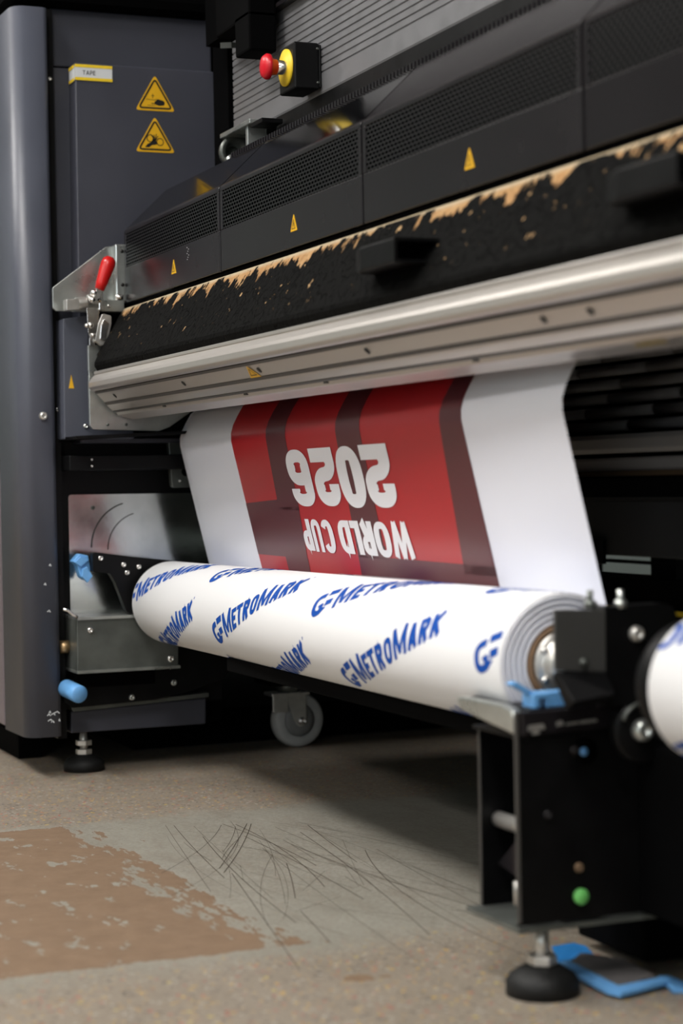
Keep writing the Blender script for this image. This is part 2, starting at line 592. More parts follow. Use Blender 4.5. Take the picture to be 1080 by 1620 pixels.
def glyph(ch, w, h, t, th=None):
    """list of quads in a w x h box; t vertical stem thickness, th horizontal bar thickness"""
    th = th or t
    T = (t, th)
    x0, x1, y0, y1 = t / 2, w - t / 2, th / 2, h - th / 2
    cx, cy = w / 2, h / 2
    S = stroke
    if ch in 'O0':
        return S(sup(cx, cy, x1 - cx, y1 - cy, 0, 360, 40), T, closed=True)
    if ch == 'U':
        return S([(x0, h), (x0, h * .35)] + sup(cx, h * .35, x1 - cx, h * .35 - y0, 180, 360)[1:] + [(x1, h)], T)
    if ch == 'C':
        return S(sup(cx, cy, x1 - cx, y1 - cy, 32, 328, 34), T)
    if ch == 'D':
        return S([(x0, 0), (x0, h)], t) + S([(x0, y1), (w * .45, y1)] + sup(w * .45, cy, x1 - w * .45, y1 - cy, 90, -90) + [(x0, y0)], T)
    if ch == 'L':
        return S([(x0, 0), (x0, h)], t) + S([(0, y0), (w, y0)], th)
    if ch == 'T':
        return S([(cx, 0), (cx, h)], t) + S([(0, y1), (w, y1)], th)
    if ch == 'E':
        return S([(x0, 0), (x0, h)], t) + S([(0, y0), (w, y0)], th) + S([(0, cy), (w * .9, cy)], th) + S([(0, y1), (w, y1)], th)
    if ch == 'P':
        return S([(x0, 0), (x0, h)], t) + S([(x0, y1), (w * .5, y1)] + sup(w * .5, h * .68, x1 - w * .5, y1 - h * .68, 90, -90) + [(x0, 2 * h * .68 - y1)], T)
    if ch == 'R':
        yb = 2 * h * .7 - y1
        return S([(x0, 0), (x0, h)], t) + S([(x0, y1), (w * .5, y1)] + sup(w * .5, h * .7, x1 - w * .5, y1 - h * .7, 90, -90) + [(x0, yb)], T) + S([(w * .5, yb), (x1, 0)], t)
    if ch == 'K':
        return S([(x0, 0), (x0, h)], t) + S([(x0, h * .42), (x1, h)], t) + S([(w * .35, h * .55), (x1, 0)], t)
    if ch == 'A':
        return S([(x0, 0), (cx, h)], t) + S([(cx, h), (x1, 0)], t) + S([(w * .2, h * .28), (w * .8, h * .28)], th)
    if ch == 'M':
        return S([(x0, 0), (x0, h)], t) + S([(x1, 0), (x1, h)], t) + S([(x0, h), (cx, h * .12)], t * .8) + S([(cx, h * .12), (x1, h)], t * .8)
    if ch == 'W':
        k = w * .27
        return S([(x0, h), (k, 0)], t) + S([(k, 0), (cx, h)], t * .85) + S([(cx, h), (w - k, 0)], t * .85) + S([(w - k, 0), (x1, h)], t)
    if ch == '2':
        r = y1 - h * .70
        return (S([(x0, h * .62), (x0, h * .70)] + sup(cx, h * .70, x1 - cx, r, 180, 0)[1:] + [(x1, h * .62)]
                  + arc(cx - w * .02, h * .62, x1 - cx + w * .02, h * .17, 0, -80, 8)[1:] + arc(cx, h * .26, cx - x0, h * .19, 95, 180, 8) + [(x0, h * .12)], T)
                + S([(0, y0), (w, y0)], th))
    if ch == '6':
        return (S(sup(cx, h * .315, x1 - cx, h * .315 - y0, 0, 360, 34), T, closed=True)
                + S([(x0, h * .33), (x0, h * .68)] + sup(cx, h * .72, x1 - cx, y1 - h * .72, 180, 0)[1:] + [(x1, h * .685)], T))
    return []


def shift(qs, dx, dy=0, shear=0.0):
    return [tuple(Vector((p[0] + dx + shear * p[1], p[1] + dy)) for p in q) for q in qs]


def decal(quads, fn, name, m, parent):
    """union of flat outlines, mapped onto a surface by fn"""
    vs2, fs2 = [], []
    for q in quads:
        k = len(vs2)
        pts = [Vector((p[0], p[1])) for p in q]
        ar = sum(pts[i - 1].x * pts[i].y - pts[i].x * pts[i - 1].y for i in range(len(pts)))
        if ar < 0:
            pts.reverse()
        vs2 += pts
        fs2.append(list(range(k, k + len(pts))))
    v_, e_, f_, ov, oe, of = delaunay_2d_cdt(vs2, [], fs2, 0, 1e-6, True)
    b = MB()
    inp = [[vs2[i] for i in f] for f in fs2]
    box = [(min(p.x for p in f), max(p.x for p in f), min(p.y for p in f), max(p.y for p in f)) for f in inp]
    keep = []
    for f in f_:
        cx = sum(v_[i][0] for i in f) / len(f)
        cy = sum(v_[i][1] for i in f) / len(f)
        for poly, bb in zip(inp, box):
            if not (bb[0] <= cx <= bb[1] and bb[2] <= cy <= bb[3]):
                continue
            c_in = False
            for i in range(len(poly)):
                p0, p1 = poly[i - 1], poly[i]
                if (p0.y > cy) != (p1.y > cy) and cx < p0.x + (cy - p0.y) * (p1.x - p0.x) / (p1.y - p0.y):
                    c_in = not c_in
            if c_in:
                keep.append(tuple(f))
                break
    b.add([fn(p[0], p[1]) for p in v_], keep)
    return b.build(name, m, parent, fix=False)


def rounded(pts, r, n=5):
    """round the corners of a convex outline"""
    out = []
    N_ = len(pts)
    for i in range(N_):
        p0, p, p1 = Vector(pts[i - 1]), Vector(pts[i]), Vector(pts[(i + 1) % N_])
        a, b = (p0 - p).normalized(), (p1 - p).normalized()
        ang = a.angle(b)
        d = r / math.tan(ang / 2)
        s0, s1 = p + a * d, p + b * d
        for k in range(n + 1):
            t = k / n
            out.append(tuple((s0.lerp(p, t)).lerp(p.lerp(s1, t), t)))
    return out


# ------------------------------------------------------------------ the room
struct(MB().box(-9, 3, -5, 7, -0.1, 0).build('floor', 'floor', loc=(0, 0, 0)))
struct(MB().box(-9, 3, -5, 7, 3.2, 3.3).build('ceiling', 'ceil'))
struct(MB().box(-9.1, -9, -5, 7, 0, 3.2).build('wall_left', 'wall'))
struct(MB().box(3, 3.1, -5, 7, 0, 3.2).build('wall_right', 'wall'))
MB_W = MB()
for yy in (-3.56, -2.2, -.84):
    MB_W.box(2.96, 3.0, yy - .03, yy + .03, .55, 2.35)
for zz_ in (.55, 2.35):
    MB_W.box(2.96, 3.0, -3.59, -.81, zz_ - .03, zz_ + .03)
struct(MB_W.build('fill_light_frame', 'ceil'))  # unseen frame on the solid wall, added to go with the fill light
struct(MB().box(-9, 3, 7, 7.1, 0, 3.2).build('wall_back', 'wall'))
struct(MB().box(-9, 3, -5.1, -5, 0, 3.2).build('wall_front', 'wall'))
for lx, ly, lz in LAMPS:
    t = thing('ceiling_lamp', 'long ceiling panel lamp over the workshop floor', 'lamp', (lx, ly, lz), 'ceiling lamps out of frame')
    MB().box(lx - 1.0, lx + 1.0, ly - .35, ly + .35, lz + .03, 3.2).build('housing', 'wall', t)
    MB().box(lx - .96, lx + .96, ly - .31, ly + .31, lz, lz + .03).build('diffuser', 'lamp', t)

# scratches scored into the floor
rnd = random.Random(11)
b = MB()
for i in range(64):
    x, y = -2.95 + rnd.random() * 0.45, 0.86 + rnd.random() * .26
    ang = rnd.gauss(-0.17, 0.16)
    if i > 50:
        ang += rnd.uniform(-.9, .9)
        x = -2.9 + rnd.random() * .8
    if i % 9 == 0:
        ang += .9
    ln = rnd.uniform(.15, .75) if i <= 50 else rnd.uniform(.08, .25)
    curv = rnd.gauss(0, .5)
    w = rnd.choice((.0004, .0005, .0007, .0011))
    pts = []
    for k in range(15):
        pts.append((x, y))
        x += math.cos(ang) * ln / 14
        y += math.sin(ang) * ln / 14
        ang += curv * ln / 14
    for q in stroke(pts, w, 1.0):
        b.add([(p[0], p[1], .0006) for p in q], [(0, 1, 2, 3)])
scr = b.build('floor_scratches', mat('scratch_dirt', (0.07, 0.055, 0.04), .8), bpy.data.objects['floor'], fix=False)
scr['kind'] = 'stuff'

# ------------------------------------------------------------------ left end cabinet
cab = thing('printer_end_cabinet', 'slate grey end cabinet of the large printer with rounded front corner and taupe doors', 'cabinet', (-3.9, 1.0, 0.0))
corner = [(-3.505, .876), (-3.500, .868), (-3.500, .840)] + [(-3.530 + .03 * math.cos(a), .836 - .026 * math.sin(a)) for a in [math.radians(t) for t in range(10, 91, 10)]] + [(-3.66, .806), (-3.66, .84), (-3.55, .86), (-3.54, .876)]
MB().prism(corner, .078, 1.425, 'z', True).build('corner_column', 'slate', cab)
dn = MB().box(-4.75, -3.664, .808, .84, .598, 1.425).build('upper_door', 'taupe', cab, .004)
dn2 = MB().box(-4.75, -3.68, .808, .84, .082, .592).build('lower_door', 'taupe', cab, .004)
MB().box(-3.68, -3.662, .811, .84, .082, .592).build('door_trim', 'taupe', cab, .002)
pk = MB().box(-3.80, -3.668, .8068, .808, 1.335, 1.395).build('faded_sticker', 'pink_label', cab)
pk['label'] = 'faded pink sticker'
MB().box(-4.75, -3.60, .86, 1.22, .075, 1.43).box(-4.75, -3.62, 1.22, 2.1, .20, 1.43).build('cabinet_body', 'dark', cab)
MB().box(-3.60, -3.53, .876, .893, .07, 1.43).build('shadow_gap_strip', 'black', cab)
MB().box(-3.62, -3.55, .893, 1.211, 1.329, 1.437).build('upper_side_panel', 'slate_side', cab, .003)
MB().box(-3.60, -3.545, .893, 1.21, .64, 1.325).build('back_side_panel', 'slate_side', cab)
sp = MB().prism([(.9225, .62), (1.209, .62), (1.2085, 1.3275), (.9265, 1.3275)], -3.60, -3.50).build('side_cover', 'slate_side', cab, .003)
for y, z in ((.886, 1.30), (.888, .685), (.888, .158)):
    screw((-3.53, y, z), (1, 0, 0), .0045, cab)
MB().box(-4.75, -3.51, .80, 2.1, 1.437, 1.9).build('top_housing', 'dark', cab, .02)
MB().box(-4.7, -3.80, 1.1, 1.9, .0, .074).build('plinth', 'dark', cab)
MB().box(-4.6, -3.79, .860, .905, .0, .05).build('skid_rail', 'dark', cab)
# scuffs at the foot of the column
b = MB()
for (y, z, ln) in ((.849, .118, .006), (.852, .123, .004), (.856, .119, .008), (.862, .122, .010), (.850, .108, .009), (.856, .105, .006), (.870, .107, .003), (.853, .31, .006), (.858, .395, .004), (.848, .36, .004)):
    for q in stroke([(y, z), (y + ln * .6, z + .003), (y + ln, z - .001)], .0016, .002):
        b.add([(-3.4994, p[0], p[1]) for p in q], [(0, 1, 2, 3)])
b.build('paint_scuffs', 'white_label', cab, fix=False)['kind'] = 'stuff'


def triangle_sign(parent, x, cy, cz, s, kind, name='warning_sign', flip=False):
    """yellow triangle on a plane facing +X; s = side"""
    hh = s * .866
    tri = lambda k: rounded([(cy - s * k / 2, cz - hh * k * .36 - (1 - k) * 0), (cy + s * k / 2, cz - hh * k * .36), (cy, cz + hh * k * .64)], s * .055 * k)
    o = MB().prism(tri(1.0), x, x + .0006).build(name, 'yellow', parent)
    ring = rounded([(cy - s * .41, cz - hh * .285), (cy + s * .41, cz - hh * .285), (cy, cz + hh * .52)], s * .05)
    ring.append(ring[0])
    b = MB()
    for q in stroke(ring, s * .042, .01, True):
        b.add([(x + .0009, *p) for p in q], [(0, 1, 2, 3)])
    P = lambda pts: b.add([(x + .0009, cy + a * s, cz + c * s) for a, c in pts], [tuple(range(len(pts)))])
    if kind == 'crush':       # a flat hand with the press line above it
        P([(-.02, -.10), (.06, -.03), (.20, -.06), (.24, -.10), (.22, -.17), (.10, -.19), (-.02, -.15), (-.10, -.15), (-.10, -.13), (-.02, -.13)])
        for q in stroke([(-.23, -.04), (-.02, -.055), (.04, -.03)], .012) + stroke([(-.2, -.185), (.0, -.185)], .01) + stroke([(-.06, -.02), (-.06, .10)], .012) + stroke([(-.10, .05), (-.02, .05)], .01):
            P([tuple(p) for p in q])
    elif kind == 'rollers':   # hand drawn between two rollers
        for c in ((-.12, .02), (.12, -.06)):
            for q in stroke(arc(c[0], c[1], .085, .085, 0, 360, 20), .02, closed=True):
                P([tuple(p) for p in q])
        P([(-.26, -.20), (-.20, -.12), (-.10, -.07), (-.06, .02), (-.02, .0), (.02, -.04), (.06, -.08), (.02, -.13), (-.08, -.14), (-.16, -.20)])
        for e_ in ((-.03, .11), (.03, .13), (.07, .08), (-.10, .10)):
            for q in stroke([(0, -.04), e_], .02):
                P([tuple(p) for p in q])
    b.build('pictogram', 'ink', o, fix=False)
    return o


triangle_sign(cab, -3.4998, 1.0805, 1.2705, .078, 'crush')
triangle_sign(cab, -3.4998, 1.0790, 1.1925, .078, 'rollers')
tl = MB().prism([(.9265, 1.2955), (.9975, 1.2965), (.998, 1.324), (.9265, 1.3235)], -3.4999, -3.4990).box(-3.535, -3.4999, .9246, .9262, 1.293, 1.322).build('tape_label', 'white_label', cab)
yb = MB()
for z0, z1 in ((1.2950, 1.3005), (1.3190, 1.3245)):
    yb.box(-3.4991, -3.4984, .9262, .998, z0, z1)
    yb.box(-3.535, -3.4990, .9238, .9247, z0 - .002, z1 - .002)
yb.build('yellow_border', 'yellow_bright', tl)
q = []
x = 0
for ch, w in (('T', .0055), ('A', .006), ('P', .005), ('E', .0045)):
    q += shift(glyph(ch, w, .008, .0011), x)
    x += w + .0012
decal(q, lambda gx, gy: (-3.4986, .941 + gx, 1.3055 + gy), 'tape_lettering', 'ink', tl)

# small slate panel by the rail end, with its dark slot
spn = MB().prism([(.887, .628), (1.02, .628), (1.02, .70), (.937, .70), (.937, .857), (.889, .850)], -3.56, -3.48).build('rail_end_panel', 'slate', cab, .002)
MB().box(-3.57, -3.485, .937, 1.16, .6285, .88).build('panel_slot', 'dark', cab)
s_ = MB().prism([(.8975, .722), (.9075, .722), (.9025, .747)], -3.4799, -3.4793).build('small_warning_sign', 'yellow', cab)
screw((-3.48, .928, .652), (1, 0, 0), .005, cab)
screw((-3.5, .853, .672), (1, 0, 0), .008, cab, m='white_zinc', h=.008)
# black recess box under it
MB().prism([(.890, .626), (1.095, .634), (1.10, .640), (.888, .632)], -3.56, -3.40).build('drip_tray_lip', 'black', cab)
MB().box(-3.60, -3.47, .893, 1.17, .570, .598).build('lower_bar', 'black', cab, .002)
MB().box(-3.60, -3.56, .895, 1.21, .12, .64).box(-3.60, -3.56, 1.21, 1.36, .20, .64).build('lower_side_wall', 'black', cab)
for z in (.578, .590):
    screw((-3.47, .935, z), (1, 0, 0), .0025, cab)

# ------------------------------------------------------------------ galvanised sheet and take-up drive on the left
sh = thing('galvanised_side_plate', 'large galvanised steel plate behind the take-up arm at the left end', 'metal plate', (-3.56, 1.04, .29))
MB().prism(rounded([(.910, .285), (1.36, .285), (1.36, .5235), (.9105, .5255)], .006), -3.56, -3.55).build('plate', mat('rolled_zinc_sheet', (0.55, 0.58, 0.57), 0.16, 1.0, 0.2, 14, 0.08, 30), sh)
screw((-3.55, .957, .500), (1, 0, 0), .004, sh, m='galv_dull')
b = MB()
b.tube([(-3.548, .953 + .085 * (1 - math.cos(t)), .425 + .085 * math.sin(t)) for t in [i * .13 for i in range(11)]], .0010, 5)
b.tube([(-3.548, .985 + .07 * (1 - math.cos(t)), .420 + .07 * math.sin(t)) for t in [i * .13 for i in range(11)]], .0006, 5)
b.build('scored_arc', 'ink', sh)

ta = thing('roll_carrier', 'black pivoting take-up arm carrying the far end of the big paper roll', 'machine arm', (-3.47, .99, .30))
MB().prism(rounded([(.932, .382), (.932, .4195), (1.01, .408), (1.09, .398), (1.13, .35), (1.10, .30), (1.03, .29), (.995, .305), (.975, .36), (.965, .378)], .006), -3.485, -3.465).build('arm_plate', 'black', ta, .001)
for y, z in ((.947, .4075), (.9905, .394), (1.020, .389), (.997, .379)):
    screw((-3.465, y, z), (1, 0, 0), .0052, ta)
MB().lathe([(0, .001), (0, .036), (.012, .036), (.012, .050), (.02, .050), (.02, .034), (.05, .034), (.05, .001)], (-3.468, 1.0757, .3225), (1, -.042, 0), 28).build('chuck', 'galv_dull', ta)

bc = thing('blue_clip', 'light blue folded plastic clip on the far take-up arm', 'clip', (-3.49, .915, .37))
MB().prism([(.900, .402), (.914, .416), (.930, .412), (.934, .385), (.925, .365), (.915, .372), (.908, .395)], -3.515, -3.488).build('clip_body', 'blue_plastic', bc, .002)
MB().prism([(.902, .4005), (.914, .411), (.930, .404), (.914, .392)], -3.488, -3.482).prism([(.915, .374), (.925, .362), (.935, .374), (.925, .392), (.917, .388)], -3.488, -3.478).build('clip_fold', 'blue_plastic', bc, .001)

lb = thing('drive_housing', 'square zinc drive housing with bolts below the far take-up arm', 'housing', (-3.5, .99, .20))
MB().prism(rounded([(.8965, .200), (1.0895, .198), (1.0915, .296), (.8975, .299)], .003), -3.55, -3.455).build('housing_box', 'galv_dull', lb, .001)
MB().box(-3.56, -3.450, .8955, 1.092, .197, .202).build('bottom_flange', 'galv', lb)
MB().box(-3.56, -3.450, .897, 1.04, .2955, .3005).build('top_flange', 'galv', lb)
MB().tube([(-3.45, .897, .3005), (-3.45, .890, .305), (-3.45, .879, .3145), (-3.45, .871, .317)], .003).build('bent_lever', 'chrome', lb)
for y, z, r_ in ((.9215, .276, .008), (1.051, .2935, .012), (1.075, .2155, .009), (1.0405, .299, .008)):
    screw((-3.455, y, z), (1, 0, 0), r_ * .75, lb, 'bolt', 'chrome', .006)
MB().cyl((-3.52, .880, .242), (-3.52, .897, .242), .012).build('side_pin', 'brass', lb)

fb = thing('lower_machine_frame', 'slate base beam and black cam plate with blue end cap under the drive housing', 'machine base', (-3.56, 1.04, .075))
MB().prism([(.906, .076), (1.173, .0765), (1.174, .1265), (.907, .1165)], -3.62, -3.55).build('base_beam', 'slate_side', fb, .002)
MB().prism([(.908, .118), (1.175, .130), (1.175, .138), (.93, .126), (.906, .130), (.904, .124)], -3.60, -3.535).build('base_lip', 'galv_dull', fb)
camp = rounded([(.885, .140), (.90, .1275), (1.06, .133), (1.13, .145), (1.20, .165), (1.235, .20), (1.24, .28), (1.12, .29), (1.08, .30), (1.08, .19), (.93, .19), (.885, .172)], .008)
MB().prism(camp, -3.548, -3.515).build('cam_plate', 'black', fb, .001)
MB().box(-3.53, -3.505, .905, 1.06, .165, .195).build('slide_block', 'dark', fb, .003)
for y, z in ((1.015, .141), (1.098, .164), (.915, .182), (1.04, .182)):
    screw((-3.512, y, z), (1, 0, 0), .006, fb, 'bolt', 'galv')
bcap = MB().lathe([(0, .012), (.0, .0165), (.055, .0165), (.058, .015), (.058, .0001)], (-3.50, .886, .167), (.92, .18, -.12), 24)
bcap.build('blue_end_cap', 'blue_plastic', fb)


def levelling_foot(parent, x, y, top, rpad, hpad, name='levelling_foot', nuts=2):
    """rubber pad, stud, and two nuts"""
    o = MB().lathe([(0, .0001), (0, rpad), (hpad * .45, rpad), (hpad * .7, rpad * .88), (hpad, rpad * .5), (hpad, .0001)], (x, y, 0), (0, 0, 1), 32).build(name, 'rubber', parent)
    MB().cyl((x, y, hpad), (x, y, top), .0075).build('threaded_stud', 'white_zinc', o)
    b = MB()
    for z in (hpad + .001, hpad + .018)[:nuts]:
        b.prism([(x + .016 * math.cos(math.radians(a)), y + .016 * math.sin(math.radians(a))) for a in range(0, 360, 60)], z, z + .010, 'z')
    b.build('lock_nuts', 'white_zinc', o, .001)
    return o


levelling_foot(fb, -3.58, .938, .08, .039, .030)
bk = MB()
bk.prism(rounded([(1.100, .535), (1.16, .535), (1.16, .64), (1.095, .625)], .008), -3.52, -3.505)
brk = tag(bk.build('olive_bracket', 'galv_dull', None, .001), 'dull grey bracket with round holes at the left edge of the banner', 'bracket')
for z in (.565, .590, .612):
    MB().cyl((-3.506, 1.128, z), (-3.5035, 1.128, z), .0085).build('bracket_hole', 'dark', brk)
screw((-3.505, 1.115, .548), (1, 0, 0), .003, brk)

# ------------------------------------------------------------------ galvanised clamp bracket with red toggle clamp
br = thing('clamp_bracket', 'galvanised triangular bracket holding the red toggle clamp', 'bracket', (-3.475, .95, .86))
MB().prism(rounded([(.8695, .869), (.875, .864), (.985, .8625), (.985, .986), (.972, .984), (.8695, .906)], .005), -3.480, -3.474).build('bracket_plate', 'galv', br, .0006)
MB().box(-3.480, -3.452, .983, 1.004, .880, .987).build('bracket_flange', 'galv', br, .003)
MB().box(-3.476, -3.45, .905, .998, .862, .884).build('bracket_foot', 'galv', br, .001)
for z in (.974, .912):
    MB().cyl((-3.453, .996, z), (-3.4515, .996, z), .0035).build('bolt_hole', 'ink', br)
screw((-3.45, .968, .872), (1, 0, 0), .003, br)
MB().cyl((-3.455, .990, .884), (-3.455, .990, .894), .008).build('stop_nut', 'chrome', br)

tcl = thing('toggle_clamp', 'chromed toggle clamp with a red vinyl handle on the galvanised bracket', 'clamp', (-3.44, .945, .80))
hd = Vector((0, .20, .55)).normalized()
h0 = Vector((-3.42, .943, .899))
MB().lathe([(0, .0001), (0, .0085), (.012, .0105), (.035, .0125), (.050, .0135), (.058, .012), (.063, .007), (.064, .0001)], h0, hd, 24).build('handle_grip', 'red_plastic', tcl)
MB().obox(h0 - hd * .012, (0.002, 0, 0), (0, .006, -.002), hd * .016).obox((-3.423, .946, .880), (.002, 0, 0), (0, .004, 0), (0, 0, .018)).build('handle_bar', 'chrome', tcl, .001)
MB().cyl((-3.445, .905, .874), (-3.445, .925, .877), .0115, 16).cyl((-3.44, .9265, .882), (-3.44, .936, .884), .009, 16).obox((-3.44, .895, .872), (.012, 0, 0), (0, .012, .001), (0, 0, .010)).build('adjusting_barrel', 'white_zinc', tcl, .001)
b = MB()
b.prism(rounded([(.920, .866), (.944, .866), (.940, .825), (.928, .807), (.922, .822)], .002), -3.432, -3.426)
b.prism(rounded([(.927, .835), (.938, .835), (.936, .797), (.926, .797)], .002), -3.440, -3.434)
b.build('link_plate', 'chrome', tcl, .0006)
b = MB()
for y, z, r_ in ((.934, .893, .0065), (.931, .880, .006), (.941, .880, .0055), (.926, .834, .0055), (.919, .833, .0045), (.930, .816, .004)):
    b.lathe([(0, r_), (.007, r_), (.010, r_ * .5), (.010, .0001)], (-3.428, y, z), (1, 0, 0), 16)
b.build('rivets', 'chrome', tcl, fix=False)
hk = rounded([(.934, .806), (.946, .797), (.957, .800), (.966, .838), (.966, .852), (.949, .856), (.941, .838)], .004)
o = MB().prism(hk, -3.436, -3.425).build('hook_latch', 'white_zinc', tcl, .001)
MB().prism(rounded([(.942, .808), (.953, .806), (.960, .838), (.951, .847), (.945, .834)], .003), -3.4249, -3.4215).build('latch_face', 'chrome', o, .001)

ep = MB().prism(rounded([(.926, .800), (.9265, .652), (.932, .6445), (1.058, .641), (1.078, .648), (1.12, .676), (1.12, .80)], .004), -3.452, -3.444)
ep = tag(ep.build('rail_end_plate', 'galv', None, .0006), 'pale galvanised end plate under the left end of the aluminium rail', 'metal plate')
for y in (.960, .995):
    MB().cyl((-3.4445, y, .6535), (-3.4425, y, .6535), .0028).build('rivet', 'galv_dull', ep)

# ------------------------------------------------------------------ aluminium guide rail
RX0, RX1 = -3.43, -0.95
rail = thing('guide_rail', 'long ribbed aluminium guide rail across the printer above the banner', 'rail', (-2.2, .96, .66))
prof = [(.9245, .7345), (.9215, .7290), (.9215, .7205), (.9260, .7155), (.9325, .7135), (.9345, .7155), (.9365, .7090),
        (.9500, .6935), (.9540, .6930), (.9545, .6885), (.9580, .6850), (.9660, .6780), (.9680, .6805), (.9700, .6780), (.9730, .6740), (.9750, .6700), (.9980, .6640), (1.004, .6620), (1.006, .668), (1.02, .70), (1.02, .745), (.935, .7455), (.930, .741)]
MB().prism(prof, RX0, RX1).build('rail_profile', 'alu', rail, .0012)
MB().prism([(.9318, .7122), (.9345, .7090), (.9372, .7105), (.9345, .7145)], RX0 + .002, RX1).prism([(.9500, .6926), (.9535, .6885), (.9560, .6905), (.9530, .6945)], RX0 + .002, RX1).prism([(.9655, .6772), (.9685, .6750), (.970, .678), (.967, .680)], RX0 + .002, RX1).build('rail_grooves', 'alu_dark', rail)
MB().box(RX0, RX1, .932, .938, .7445, .750).build('upper_lip', 'alu', rail, .001)
nrm = Vector((0, -.72, -.69)).normalized()
for i, x in enumerate((-3.33, -2.93, -2.58, -2.19, -1.735, -1.64)):
    hole = MB()
    hole.lathe([(0, .0001), (0, .0048), (.0008, .0048), (.0008, .0001)], Vector((x, .9425, .7012)), nrm, 14)
    hole.build('screw_hole', 'ink', rail)
for x in (-3.13, -2.72, -2.40, -1.95):
    MB().box(x - .006, x + .006, .9705, .9765, .6725, .6765).build('clip_mark', 'alu_dark', rail)
w = MB().add([(-2.630, .9372, .7073), (-2.575, .9460, .6970), (-2.640, .9465, .6963)], [(0, 1, 2)])
w = MB()
c0, ux, uy = Vector((-2.612, .9430, .7010)) + nrm * .0009, Vector((1, 0, 0)), Vector((0, -.69, .72))
w.add([c0 + ux * -.022 - uy * .0105, c0 + ux * .022 - uy * .0105, c0 + ux * .0 + uy * .012], [(0, 1, 2)])
ws = w.build('warning_sign', 'yellow', rail, fix=False)
w = MB()
for q in stroke([(-.012, -.006), (.012, -.006), (0, .006), (-.012, -.006)], .0015, .004, True):
    w.add([c0 + nrm * .0003 + ux * p[0] + uy * p[1] for p in q], [(0, 1, 2, 3)])
w.build('pictogram', 'ink', ws, fix=False)
w = MB()
for k in range(6):
    w.box(-1.612 + k * .008, -1.606 + k * .008, .9745 + .002 * (k % 2), .982, .6655, .6675)
w.build('yellowed_tape', mat('old_yellow_tape', (0.32, 0.24, 0.10), .6), rail)

# ------------------------------------------------------------------ padded guard beam with peeling skin
beam = thing('padded_beam', 'black padded beam with peeling skin showing tan foam, above the aluminium rail', 'padded beam', (-2.2, .95, .745))
bp_ = [(.955, .7455), (.943, .7455), (.933, .7500), (.928, .7590), (.9285, .765)]
zz = [.78, .80, .82, .84, .855]
bp_ += [(.9285 + (.0580) * (z - .765) / .095, z) for z in zz] + [(.9895, .8635), (.994, .8665), (1.0, .8675), (1.05, .8675), (1.05, .7455)]
b = MB()
rnd = random.Random(5)
nx = 260
xs = [RX0 + (RX1 - .0 - RX0) * i / nx for i in range(nx + 1)]
vs, fs = [], []
for i, x in enumerate(xs):
    e = max(0, 1 - (x - RX0) / .018)
    for k, (y, z) in enumerate(bp_):
        j = 0
        if k < 5:
            z += e * e * .012
            y += e * e * .014
        vs.append((x, y + j, z))
n = len(bp_)
for i in range(nx):
    for k in range(n):
        fs.append((i * n + k, i * n + (k + 1) % n, (i + 1) * n + (k + 1) % n, (i + 1) * n + k))
fs += [tuple(range(n)), tuple(nx * n + k for k in range(n))]
b.add(vs, fs, False)
b.build('padding', 'foam', beam)


def grip(x0, x1):
    o = MB()
    z0, z1, y0, y1 = .790, .819, .903, .968
    outer = rounded([(y1, z0), (y0, z0), (y0, z1), (y1, z1)], .003)
    inner = rounded([(y1 - .004, z0 + .004), (y0 + .004, z0 + .004), (y0 + .004, z1 - .004), (y1 - .004, z1 - .004)], .002)
    n_ = len(outer)
    vs_, fs_ = [], []
    rows = [(x0, .96, outer), (x0 + .012, .4, outer), (x0 + .03, .15, outer), (x0 + .06, 0, outer), (x1, 0, outer), (x1, 0, inner), (x1 - .06, 0, inner)]
    for (x, sq, ring) in rows:
        for (y, z) in ring:
            vs_.append((x, y + (y1 - y) * sq * .8, z + ((z0 + z1) / 2 - z) * sq * .35))
    for i in range(len(rows) - 1):
        for k in range(n_):
            fs_.append((i * n_ + k, i * n_ + (k + 1) % n_, (i + 1) * n_ + (k + 1) % n_, (i + 1) * n_ + k))
    fs_ += [tuple(range(n_)), tuple((len(rows) - 1) * n_ + k for k in range(n_))]
    o.add(vs_, fs_)
    return o.build('pull_handle', 'black', beam)


for x0 in (-2.175, -1.58):
    grip(x0, x0 + .16)

